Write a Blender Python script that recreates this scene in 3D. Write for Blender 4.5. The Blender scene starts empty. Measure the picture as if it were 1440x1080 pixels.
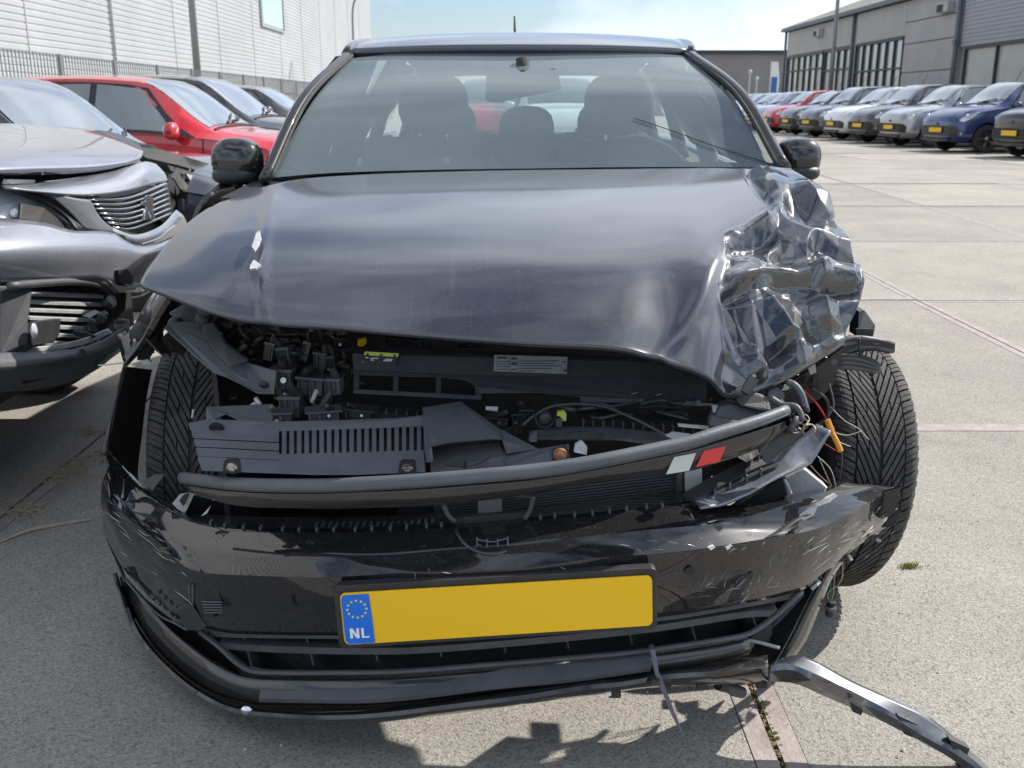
import bpy, bmesh, math, random
import numpy as np
from mathutils import Vector, Matrix, noise as mnoise
random.seed(7)
R = math.radians
scene = bpy.context.scene
COL = scene.collection

# ------------------------------------------------------------------ camera, sky, sun, exposure
FPX, CX, CY, CAMH = 1400.0, 720.0, 540.0, 1.17
PITCH = math.atan((540 - 147) / FPX)
cam = bpy.data.cameras.new("camera")
cam.sensor_fit = 'HORIZONTAL'
cam.sensor_width = 36.0
cam.lens = 36.0 * FPX / 1440.0
cam.clip_start, cam.clip_end = 0.05, 2000
cam.dof.use_dof = True
cam.dof.focus_distance = 1.95
cam.dof.aperture_fstop = 10.0
camo = bpy.data.objects.new("camera", cam)
camo.location = (0, 0, CAMH)
camo.rotation_euler = (math.pi / 2 - PITCH, 0, 0)
COL.objects.link(camo)
scene.camera = camo

SUN_EL, SUN_AZ = R(41.5), R(58)          # azimuth measured from +Y towards +X
world = bpy.data.worlds.new("World")
scene.world = world
world.use_nodes = True
wn, wl = world.node_tree.nodes, world.node_tree.links
wn.clear()
w_out = wn.new('ShaderNodeOutputWorld')
w_bg = wn.new('ShaderNodeBackground')
w_bg.inputs['Strength'].default_value = 0.092
sky = wn.new('ShaderNodeTexSky')
sky.sky_type = 'NISHITA'
sky.sun_disc = False
sky.sun_elevation = SUN_EL
sky.sun_rotation = SUN_AZ
sky.air_density, sky.dust_density, sky.ozone_density = 1.0, 0.7, 2.2
w_tc = wn.new('ShaderNodeTexCoord')
w_map = wn.new('ShaderNodeMapping')
w_map.inputs['Scale'].default_value = (1.0, 1.0, 2.4)
w_map.inputs['Location'].default_value = (3.1, 0.4, 0.2)
w_n = wn.new('ShaderNodeTexNoise')
w_n.inputs['Scale'].default_value = 1.7
w_n.inputs['Detail'].default_value = 9
w_n.inputs['Roughness'].default_value = 0.56
w_r = wn.new('ShaderNodeValToRGB')
w_r.color_ramp.elements[0].position, w_r.color_ramp.elements[1].position = 0.40, 0.68
w_mix = wn.new('ShaderNodeMixRGB')
w_mix.inputs['Color2'].default_value = (8.0, 8.5, 9.3, 1)
wl.new(w_tc.outputs['Generated'], w_map.inputs['Vector'])
wl.new(w_map.outputs['Vector'], w_n.inputs['Vector'])
wl.new(w_n.outputs['Fac'], w_r.inputs['Fac'])
wl.new(w_r.outputs['Color'], w_mix.inputs['Fac'])
w_tint = wn.new('ShaderNodeMixRGB')
w_tint.blend_type = 'MULTIPLY'
w_tint.inputs['Fac'].default_value = 1
w_tint.inputs['Color2'].default_value = (.65, .66, .71, 1)
wl.new(sky.outputs['Color'], w_tint.inputs['Color1'])
wl.new(w_tint.outputs['Color'], w_mix.inputs['Color1'])
wl.new(w_mix.outputs['Color'], w_bg.inputs['Color'])
wl.new(w_bg.outputs['Background'], w_out.inputs['Surface'])

sun = bpy.data.lights.new("sun", 'SUN')
sun.energy = 3.3
sun.angle = R(0.53)
sun.color = (1.0, 0.95, 0.88)
suno = bpy.data.objects.new("sun", sun)
sdir = Vector((math.sin(SUN_AZ) * math.cos(SUN_EL), math.cos(SUN_AZ) * math.cos(SUN_EL), math.sin(SUN_EL)))
suno.rotation_euler = (-sdir).to_track_quat('-Z', 'Y').to_euler()
suno.location = sdir * 50
COL.objects.link(suno)

scene.view_settings.view_transform = 'Standard'
scene.view_settings.look = 'None'
scene.view_settings.gamma = 1
scene.view_settings.use_curve_mapping = False
scene.view_settings.exposure = 1.05
scene.cycles.max_bounces = 10
scene.cycles.transparent_max_bounces = 12

# ------------------------------------------------------------------ picture geometry
_fw = np.array([0, math.cos(PITCH), -math.sin(PITCH)])
_up = np.array([0, math.sin(PITCH), math.cos(PITCH)])
_rt = np.array([1.0, 0, 0])
CAMP = np.array([0, 0, CAMH])

def ray(px, py):
    return _fw + (px - CX) / FPX * _rt + (CY - py) / FPX * _up

def P(px, py, Y):
    d = ray(px, py)
    return CAMP + d * (Y / d[1])

def PX(px, py, X):
    d = ray(px, py)
    return CAMP + d * (X / d[0])

def gz(Y):
    t = min(1, max(0, (Y - 4) / 14))
    return 0.2 * t * t * (3 - 2 * t)

def G(px, py, z=0.0):
    d = ray(px, py)
    return CAMP + d * ((z - CAMH) / d[2])

XC0 = -0.03
def ybump(X):
    return 1.52 + 0.50 * (abs(X - XC0) / 0.87) ** 2.5

def B(px, py, off=0.0):
    Y = 1.6
    for _ in range(12):
        p = P(px, py, Y)
        Y = 0.5 * Y + 0.5 * (ybump(max(-0.95, min(0.95, p[0]))) + off)
    return P(px, py, Y)

def proj(p):
    d = np.array(p) - CAMP
    D = d @ _fw
    return CX + FPX * (d @ _rt) / D, CY - FPX * (d @ _up) / D

# ------------------------------------------------------------------ curves and grids
def cr(pts, n, closed=False):
    """n points along a Catmull-Rom curve through pts, evenly spaced by arc length"""
    p = np.array(pts, float)
    if len(p) == 2:
        t = np.linspace(0, 1, n)[:, None]
        return p[0] * (1 - t) + p[1] * t
    e = np.vstack([2 * p[0] - p[1], p, 2 * p[-1] - p[-2]])
    out = []
    for i in range(1, len(e) - 2):
        t = np.linspace(0, 1, 12, endpoint=False)[:, None]
        a, b, c, d = e[i - 1], e[i], e[i + 1], e[i + 2]
        out.append(.5 * (2 * b + (c - a) * t + (2 * a - 5 * b + 4 * c - d) * t ** 2 + (3 * b - a - 3 * c + d) * t ** 3))
    out = np.vstack(out + [p[-1:]])
    s = np.r_[0, np.cumsum(np.linalg.norm(np.diff(out, axis=0), axis=1))]
    q = np.linspace(0, s[-1], n)
    return np.stack([np.interp(q, s, out[:, k]) for k in range(out.shape[1])], 1)

def ln(pts, n):
    p = np.array(pts, float)
    s = np.r_[0, np.cumsum(np.linalg.norm(np.diff(p, axis=0), axis=1))]
    q = np.linspace(0, s[-1], n)
    return np.stack([np.interp(q, s, p[:, k]) for k in range(p.shape[1])], 1)

def crx(pts, n):
    """curve through pts resampled evenly in the first coordinate"""
    p = cr(pts, 200)
    q = np.linspace(p[0, 0], p[-1, 0], n)
    return np.stack([np.interp(q, p[:, 0], p[:, k]) for k in range(p.shape[1])], 1)

def skin(rows, nv, smooth=True):
    """rows (k, n, 3) -> grid with nv samples between neighbouring rows"""
    rows = np.array(rows)
    k, n, _ = rows.shape
    if smooth and k > 2:
        e = np.concatenate([[2 * rows[0] - rows[1]], rows, [2 * rows[-1] - rows[-2]]])
        out = []
        for i in range(1, k):
            for t in np.linspace(0, 1, nv, endpoint=False):
                a, b, c, d = e[i - 1], e[i], e[i + 1], e[i + 2]
                out.append(.5 * (2 * b + (c - a) * t + (2 * a - 5 * b + 4 * c - d) * t ** 2 + (3 * b - a - 3 * c + d) * t ** 3))
        out.append(rows[-1])
    else:
        out = []
        for i in range(k - 1):
            for t in np.linspace(0, 1, nv, endpoint=False):
                out.append(rows[i] * (1 - t) + rows[i + 1] * t)
        out.append(rows[-1])
    return np.array(out)

def pchip(ys, u):
    """monotone cubic through ys (k, ...) at integer knots, sampled at u"""
    ys = np.array(ys, float)
    k = len(ys)
    d = np.diff(ys, axis=0)
    m = np.zeros_like(ys)
    m[0], m[-1] = d[0], d[-1]
    for i in range(1, k - 1):
        a, b = d[i - 1], d[i]
        with np.errstate(divide='ignore', invalid='ignore'):
            h = 2 * a * b / (a + b)
        m[i] = np.where(a * b > 0, h, 0)
    u = min(max(u, 0), k - 1 - 1e-9)
    i = int(u)
    t = u - i
    return ((2 * t ** 3 - 3 * t ** 2 + 1) * ys[i] + (t ** 3 - 2 * t ** 2 + t) * m[i]
            + (-2 * t ** 3 + 3 * t ** 2) * ys[i + 1] + (t ** 3 - t ** 2) * m[i + 1])

# ------------------------------------------------------------------ mesh builder
class MB:
    def __init__(self):
        self.v, self.f = [], []
    def add(self, vs, fs):
        o = len(self.v)
        self.v += [tuple(map(float, p)) for p in vs]
        self.f += [tuple(i + o for i in f) for f in fs]
        return self
    def grid(self, g, close=False):
        k, n = len(g), len(g[0])
        vs = [p for row in g for p in row]
        fs = []
        for i in range(k - 1):
            for j in range(n if close else n - 1):
                a, b = i * n + j, i * n + (j + 1) % n
                fs.append((a, b, b + n, a + n))
        return self.add(vs, fs)
    def box(self, c, s, rot=None):
        m = rot or Matrix.Identity(3)
        vs = [Vector(c) + m @ Vector((x * s[0] / 2, y * s[1] / 2, z * s[2] / 2)) for x in (-1, 1) for y in (-1, 1) for z in (-1, 1)]
        return self.add(vs, [(0, 1, 3, 2), (4, 6, 7, 5), (0, 4, 5, 1), (2, 3, 7, 6), (0, 2, 6, 4), (1, 5, 7, 3)])
    def tube(self, path, r, n=8, cap=True, flat=1.0):
        p = np.array(path, float)
        k = len(p)
        rr = np.full(k, r, float) if np.isscalar(r) else np.interp(np.linspace(0, 1, k), np.linspace(0, 1, len(r)), r)
        t = np.gradient(p, axis=0)
        t /= np.linalg.norm(t, axis=1)[:, None] + 1e-12
        ref = np.array([0, 0, 1.0]) if abs(t[0][2]) < .9 else np.array([1.0, 0, 0])
        g = []
        for i in range(k):
            a = np.cross(t[i], ref)
            if np.linalg.norm(a) < 1e-4:
                a = np.cross(t[i], [0, 1.0, 0.1])
            a /= np.linalg.norm(a)
            b = np.cross(a, t[i])
            ref = b
            g.append([p[i] + rr[i] * (math.cos(q) * a + flat * math.sin(q) * b) for q in np.linspace(0, 2 * math.pi, n, endpoint=False)])
        self.grid(g, close=True)
        if cap:
            o = len(self.v) - k * n
            self.f.append(tuple(o + j for j in range(n))[::-1])
            self.f.append(tuple(o + (k - 1) * n + j for j in range(n)))
        return self
    def prism(self, poly, ext):
        """polygon of 3-D points pushed along ext"""
        p = np.array(poly, float)
        e = np.array(ext, float)
        n = len(p)
        fs = [tuple(range(n)), tuple(range(2 * n - 1, n - 1, -1))]
        fs += [(i, i + n, (i + 1) % n + n, (i + 1) % n) for i in range(n)]
        return self.add(list(p) + list(p + e), fs)
    def lathe(self, prof, n, mat):
        """profile (radius, axial) spun round the local z axis of mat"""
        g = []
        for r, a in prof:
            g.append([mat @ Vector((r * math.cos(q), r * math.sin(q), a)) for q in np.linspace(0, 2 * math.pi, n, endpoint=False)])
        return self.grid(g, close=True)
    def disc(self, c, r, axis, n=16):
        q = Vector(axis).to_track_quat('Z', 'Y')
        vs = [Vector(c) + q @ Vector((r * math.cos(t), r * math.sin(t), 0)) for t in np.linspace(0, 2 * math.pi, n, endpoint=False)]
        return self.add(vs, [tuple(range(n))])
    def ellipsoid(self, c, s, n=16, rot=None, pw=1.0):
        m = rot or Matrix.Identity(3)
        sg = lambda x: math.copysign(abs(x) ** pw, x)
        g = []
        for a in np.linspace(-math.pi / 2, math.pi / 2, n // 2 + 1):
            g.append([Vector(c) + m @ Vector((s[0] * sg(math.cos(a)) * sg(math.cos(b)), s[1] * sg(math.cos(a)) * sg(math.sin(b)), s[2] * sg(math.sin(a))))
                      for b in np.linspace(0, 2 * math.pi, n, endpoint=False)])
        return self.grid(g, close=True)
    def mesh(self, name, mats, smooth=False, origin=None, fix=True):
        me = bpy.data.meshes.new(name)
        vs = self.v
        if origin is not None:
            vs = [(a - origin[0], b - origin[1], c - origin[2]) for a, b, c in vs]
        me.from_pydata(vs, [], self.f)
        if fix:
            bm = bmesh.new()
            bm.from_mesh(me)
            bmesh.ops.remove_doubles(bm, verts=bm.verts, dist=1e-5)
            bmesh.ops.recalc_face_normals(bm, faces=bm.faces)
            bm.to_mesh(me)
            bm.free()
        for m in (mats if isinstance(mats, (list, tuple)) else [mats]):
            me.materials.append(m)
        if smooth:
            me.polygons.foreach_set('use_smooth', [True] * len(me.polygons))
            if smooth is not True:
                try:
                    me.set_sharp_from_angle(angle=R(smooth))
                except Exception:
                    pass
        me.update()
        return me
    def build(self, name, mats, parent=None, smooth=False, solid=0, bevel=0, offset=1, fix=True):
        org = parent_world(parent) if parent else None
        o = bpy.data.objects.new(name, self.mesh(name, mats, smooth, org, fix))
        COL.objects.link(o)
        if parent:
            o.parent = parent
        if solid:
            md = o.modifiers.new('thickness', 'SOLIDIFY')
            md.thickness, md.offset = solid, offset
        if bevel:
            md = o.modifiers.new('edge', 'BEVEL')
            md.width, md.segments, md.limit_method, md.angle_limit = bevel, 2, 'ANGLE', R(35)
        return o

def parent_world(o):
    p = Vector((0, 0, 0))
    while o:
        p = p + o.location
        o = o.parent
    return p

def thing(name, label, cat, loc=(0, 0, 0), rz=0, group=None):
    o = bpy.data.objects.new(name, None)
    o.empty_display_size = .2
    COL.objects.link(o)
    o.location = loc
    o.rotation_euler = (0, 0, rz)
    o['label'], o['category'] = label, cat
    if group:
        o['group'] = group
    return o

def shard(c, w, d, h, r, name, m, par):
    """a broken plate: irregular outline, thin, turned every way"""
    n = r.randint(4, 6)
    a0 = r.uniform(0, 6)
    rm = Matrix.Rotation(r.uniform(-1, 1), 3, 'X') @ Matrix.Rotation(r.uniform(-.9, .9), 3, 'Y') @ Matrix.Rotation(r.uniform(-1, 1), 3, 'Z')
    pl = []
    for k in range(n):
        a = a0 + 6.283 * (k + r.uniform(-.3, .3)) / n
        q = r.uniform(.55, 1.1)
        pl.append(np.array(c) + np.array(rm @ Vector((q * w * .6 * math.cos(a), 0, q * h * .6 * math.sin(a)))))
    return MB().prism(pl, np.array(rm @ Vector((0, d, 0)))).build(name, m, par)

def tag(o, label=None, cat=None, group=None, kind=None):
    for k, x in (('label', label), ('category', cat), ('group', group), ('kind', kind)):
        if x:
            o[k] = x
    return o

# ------------------------------------------------------------------ materials
def mat(name, base, rough=.5, metal=0, coat=0, spec=.5, bump=0, bscale=40, var=0, vscale=3, coat_ior=1.5, ior=None, col2=None, detail=6, thresh=None, obj_rand=0, coat_rough=.03):
    m = bpy.data.materials.new(name)
    m.use_nodes = True
    nt = m.node_tree
    b = nt.nodes['Principled BSDF']
    b.inputs['Base Color'].default_value = (*base, 1)
    b.inputs['Roughness'].default_value = rough
    b.inputs['Metallic'].default_value = metal
    b.inputs['Specular IOR Level'].default_value = spec
    b.inputs['Coat Weight'].default_value = coat
    b.inputs['Coat IOR'].default_value = coat_ior
    b.inputs['Coat Roughness'].default_value = coat_rough
    if ior:
        b.inputs['IOR'].default_value = ior
    tc = nt.nodes.new('ShaderNodeTexCoord')
    if col2 is not None:
        n = nt.nodes.new('ShaderNodeTexNoise')
        n.inputs['Scale'].default_value, n.inputs['Detail'].default_value = vscale, detail
        n.inputs['Roughness'].default_value = .65
        nt.links.new(tc.outputs['Object'], n.inputs['Vector'])
        r = nt.nodes.new('ShaderNodeValToRGB')
        a0, a1 = thresh or (.35, .65)
        r.color_ramp.elements[0].position, r.color_ramp.elements[1].position = a0, a1
        r.color_ramp.elements[0].color, r.color_ramp.elements[1].color = (*base, 1), (*col2, 1)
        nt.links.new(n.outputs['Fac'], r.inputs['Fac'])
        nt.links.new(r.outputs['Color'], b.inputs['Base Color'])
    if bump:
        n2 = nt.nodes.new('ShaderNodeTexNoise')
        n2.inputs['Scale'].default_value, n2.inputs['Detail'].default_value = bscale, 6
        nt.links.new(tc.outputs['Object'], n2.inputs['Vector'])
        bp = nt.nodes.new('ShaderNodeBump')
        bp.inputs['Strength'].default_value, bp.inputs['Distance'].default_value = bump, .01
        nt.links.new(n2.outputs['Fac'], bp.inputs['Height'])
        nt.links.new(bp.outputs['Normal'], b.inputs['Normal'])
    return m

def dusty(name, base, dust=(.30, .29, .27), amount=.12, speck=.3, streak=0.0, rough=.12, coat_ior=1.6, scratch=0.0, metal=0.0, spec=.06):
    """gloss paint under a film of road dust: specks, run marks and fine scratches"""
    m = mat(name, base, rough=.35, coat=1.0, coat_ior=coat_ior, coat_rough=rough * .3, metal=metal, spec=spec)
    nt = m.node_tree
    b = nt.nodes['Principled BSDF']
    out = nt.nodes['Material Output']
    N, L = nt.nodes.new, nt.links.new
    tc = [n for n in nt.nodes if n.type == 'TEX_COORD'][0]
    d = N('ShaderNodeBsdfDiffuse')
    d.inputs['Color'].default_value = (*dust, 1)
    n1 = N('ShaderNodeTexNoise'); n1.inputs['Scale'].default_value = 3.0; n1.inputs['Detail'].default_value = 8; n1.inputs['Roughness'].default_value = .7
    L(tc.outputs['Object'], n1.inputs['Vector'])
    m1 = N('ShaderNodeMapRange'); m1.inputs[1].default_value, m1.inputs[2].default_value = .3, .75
    m1.inputs[3].default_value, m1.inputs[4].default_value = amount * .4, amount * 1.6
    L(n1.outputs['Fac'], m1.inputs[0])
    v = N('ShaderNodeTexNoise'); v.inputs['Scale'].default_value = 190; v.inputs['Detail'].default_value = 3; v.inputs['Roughness'].default_value = .8
    L(tc.outputs['Object'], v.inputs['Vector'])
    m2 = N('ShaderNodeMapRange'); m2.inputs[1].default_value, m2.inputs[2].default_value = .58, .75
    m2.inputs[3].default_value, m2.inputs[4].default_value = 0, speck
    L(v.outputs['Fac'], m2.inputs[0])
    add = N('ShaderNodeMath'); add.operation = 'ADD'
    L(m1.outputs[0], add.inputs[0]); L(m2.outputs[0], add.inputs[1])
    last = add
    for amt, sc, lo in ((streak, (60, 3, 3), .58), (scratch, (9, 9, 60), .63), (scratch, (60, 14, 9), .66)):
        if amt <= 0:
            continue
        mp = N('ShaderNodeMapping'); mp.inputs['Scale'].default_value = sc
        mp.inputs['Rotation'].default_value = (.2, .35, .15)
        L(tc.outputs['Object'], mp.inputs['Vector'])
        ns = N('ShaderNodeTexNoise'); ns.inputs['Scale'].default_value = 1.0; ns.inputs['Detail'].default_value = 5; ns.inputs['Roughness'].default_value = .7
        L(mp.outputs['Vector'], ns.inputs['Vector'])
        mr = N('ShaderNodeMapRange'); mr.inputs[1].default_value, mr.inputs[2].default_value = lo, lo + .12
        mr.inputs[3].default_value, mr.inputs[4].default_value = 0, amt
        L(ns.outputs['Fac'], mr.inputs[0])
        a2 = N('ShaderNodeMath'); a2.operation = 'ADD'
        L(last.outputs[0], a2.inputs[0]); L(mr.outputs[0], a2.inputs[1])
        last = a2
    mx = N('ShaderNodeMixShader')
    L(last.outputs[0], mx.inputs['Fac']); L(b.outputs['BSDF'], mx.inputs[1]); L(d.outputs['BSDF'], mx.inputs[2])
    L(mx.outputs['Shader'], out.inputs['Surface'])
    return m

def glass(name, tint=(.80, .88, .88), dust=.10, dust_haze_col=(.42, .46, .46), ior=1.5):
    m = bpy.data.materials.new(name)
    m.use_nodes = True
    nt = m.node_tree
    nt.nodes.clear()
    N, L = nt.nodes.new, nt.links.new
    out = N('ShaderNodeOutputMaterial')
    tr = N('ShaderNodeBsdfTransparent'); tr.inputs['Color'].default_value = (*tint, 1)
    gl = N('ShaderNodeBsdfGlossy'); gl.inputs['Roughness'].default_value = .015
    fr = N('ShaderNodeFresnel'); fr.inputs['IOR'].default_value = ior
    mx = N('ShaderNodeMixShader')
    L(fr.outputs[0], mx.inputs['Fac']); L(tr.outputs[0], mx.inputs[1]); L(gl.outputs[0], mx.inputs[2])
    df = N('ShaderNodeBsdfDiffuse'); df.inputs['Color'].default_value = (*dust_haze_col, 1)  # diffuse film: thin dust, and sky reflection painted as haze
    tc = N('ShaderNodeTexCoord')
    n = N('ShaderNodeTexNoise'); n.inputs['Scale'].default_value = 1.3; n.inputs['Detail'].default_value = 12; n.inputs['Roughness'].default_value = .7
    L(tc.outputs['Object'], n.inputs['Vector'])
    mr = N('ShaderNodeMapRange'); mr.inputs[1].default_value, mr.inputs[2].default_value = .3, .75
    mr.inputs[3].default_value, mr.inputs[4].default_value = dust * .8, dust * 1.25
    L(n.outputs['Fac'], mr.inputs[0])
    m2 = N('ShaderNodeMixShader')
    L(mr.outputs[0], m2.inputs['Fac']); L(mx.outputs[0], m2.inputs[1]); L(df.outputs[0], m2.inputs[2])
    L(m2.outputs[0], out.inputs['Surface'])
    return m

MT = {
    'hood': dusty('dusty_black_hood', (.006, .0065, .008), dust=(.25, .27, .33), amount=.115, speck=.24, streak=.06, rough=.30, coat_ior=1.8, scratch=.03, spec=.4),  # real dust, tinted blue to imitate the reflected sky
    'crush': dusty('glossier_black_paint', (.010, .011, .013), dust=(.4,.42,.45), amount=.04, speck=.2, coat_ior=1.95, rough=.06, scratch=.14, spec=.15),  # same bonnet paint, coat made more reflective to brighten the folds
    'scraped': dusty('scraped_black_paint', (.012, .013, .016), dust=(.36, .39, .45), amount=.20, speck=.25, coat_ior=2.0, rough=.14, scratch=.40, spec=.3),  # scrapes, plus a pale blue film painting in the sky's reflection
    'trim': dusty('trim_black_gloss', (.016, .018, .022), dust=(.3,.32,.36), amount=.07, speck=.12, coat_ior=2.1, rough=.12, spec=.4),
    'paint': dusty('black_paint', (.006, .006, .007), amount=.035, speck=.10, coat_ior=1.65, rough=.05),
    'bumper': dusty('scratched_black_bumper', (.007, .007, .008), dust=(.34, .33, .31), amount=.016, speck=.12, scratch=.16, coat_ior=1.62, rough=.08),
    'gloss': dusty('gloss_black_trim', (.007, .007, .007), amount=.06, speck=.10, coat_ior=1.6, rough=.05),
    'plastic': mat('black_plastic', (.018, .019, .021), rough=.48, bump=.15, bscale=300, col2=(.034, .034, .036), vscale=14),
    'plastic_grey': mat('grey_plastic', (.080, .086, .096), rough=.5, bump=.12, bscale=350, col2=(.11, .117, .128), vscale=9),
    'plastic_mid': mat('mid_grey_plastic', (.055, .058, .064), rough=.5, bump=.12, bscale=250, col2=(.085, .087, .092), vscale=12),
    'rubber': mat('tyre_rubber', (.018, .018, .018), rough=.75, bump=.25, bscale=220, col2=(.04, .038, .035), vscale=18),
    'tread': mat('tyre_tread', (.032, .031, .030), rough=.8, bump=.3, bscale=260, col2=(.075, .070, .064), vscale=26),
    'dark': mat('engine_black', (.010, .010, .011), rough=.6, col2=(.022, .021, .02), vscale=20),
    'dirty_metal': mat('dirty_aluminium', (.16, .155, .145), rough=.5, metal=.6, bump=.3, bscale=60, col2=(.07, .065, .06), vscale=14),
    'metal': mat('bare_metal', (.5, .5, .5), rough=.3, metal=1, col2=(.3, .29, .28), vscale=40),
    'chrome': mat('chrome', (.85, .86, .88), rough=.2, metal=1),
    'rust': mat('rusty_bolt', (.30, .11, .04), rough=.7, col2=(.55, .3, .15), vscale=60),
    'white': mat('white_plastic', (.72, .73, .72), rough=.45),
    'grey_white': mat('raw_grey_plastic', (.36, .37, .38), rough=.5, bump=.2, bscale=90, col2=(.48, .48, .47), vscale=15),
    'red': mat('red_stripe', (.62, .022, .025), rough=.25, coat=.5),
    'cream': mat('pale_stripe', (.56, .58, .54), rough=.3, coat=.4),
    'yellow': mat('yellow_plastic', (.68, .42, .02), rough=.45),
    'lime': mat('yellow_green_plastic', (.55, .60, .10), rough=.45),
    'orange': mat('orange_connector', (.72, .30, .03), rough=.5),
    'plate': mat('yellow_plate', (.88, .53, .01), rough=.38, spec=.4),
    'blue': mat('plate_blue', (.0, .16, .72), rough=.35),
    'plate_white': mat('plate_white', (.85, .85, .86), rough=.4),
    'star': mat('plate_star_yellow', (.85, .70, .15), rough=.4),
    'sticker': mat('silver_label', (.30, .32, .33), rough=.35, col2=(.22, .23, .24), vscale=30),
    'sticker_dark': mat('black_label', (.012, .012, .012), rough=.4),
    'interior': mat('dark_fabric', (.028, .030, .034), rough=.9, bump=.2, bscale=200, col2=(.045, .047, .052), vscale=8),
    'liner': mat('headliner', (.20, .205, .20), rough=.95),
    'interior_grey': mat('dash_plastic', (.055, .06, .062), rough=.7),
    'wire_red': mat('red_wire', (.45, .02, .02), rough=.5),
    'wire_tan': mat('tan_wire', (.38, .30, .20), rough=.6),
    'wire_green': mat('green_wire', (.05, .22, .07), rough=.6),
    'wire_white': mat('pale_wire', (.6, .6, .58), rough=.5),
    'glass': glass('windscreen_glass', dust=.28, dust_haze_col=(.37,.465,.485), ior=2.0),  # strong teal film paints the sky reflection onto the screen
    'glass_side': glass('side_glass', tint=(.66, .76, .74), dust=.04, ior=1.22),
    'mirror': mat('mirror_glass', (.6, .62, .64), rough=.02, metal=1),
    'cargla': mat('car_window', (.10, .125, .14), rough=.04, spec=.6, coat=1, coat_ior=1.8),
    'lamp': mat('clear_headlamp', (.55, .58, .60), rough=.15, metal=.2, coat=1, col2=(.80, .82, .84), vscale=18),
}

# ================================================================== the wrecked black car
CAR = thing('wrecked_car', 'black hatchback with crushed bonnet corner and torn front bumper in the middle of the yard', 'car', (0, 2.3, 0))

def poly_d(x, y, pl):
    """distance in pixels of points (x, y) to polyline pl"""
    best = np.full(x.shape, 1e9)
    for (ax, ay), (bx, by) in zip(pl[:-1], pl[1:]):
        vx, vy = bx - ax, by - ay
        t = np.clip(((x - ax) * vx + (y - ay) * vy) / (vx * vx + vy * vy + 1e-9), 0, 1)
        best = np.minimum(best, np.hypot(x - ax - t * vx, y - ay - t * vy))
    return best

def vnoise(p, s, off=0.0):
    return np.array([mnoise.noise(Vector((a * s + off, b * s - off, c * s + 2 * off))) for a, b, c in p])

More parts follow.
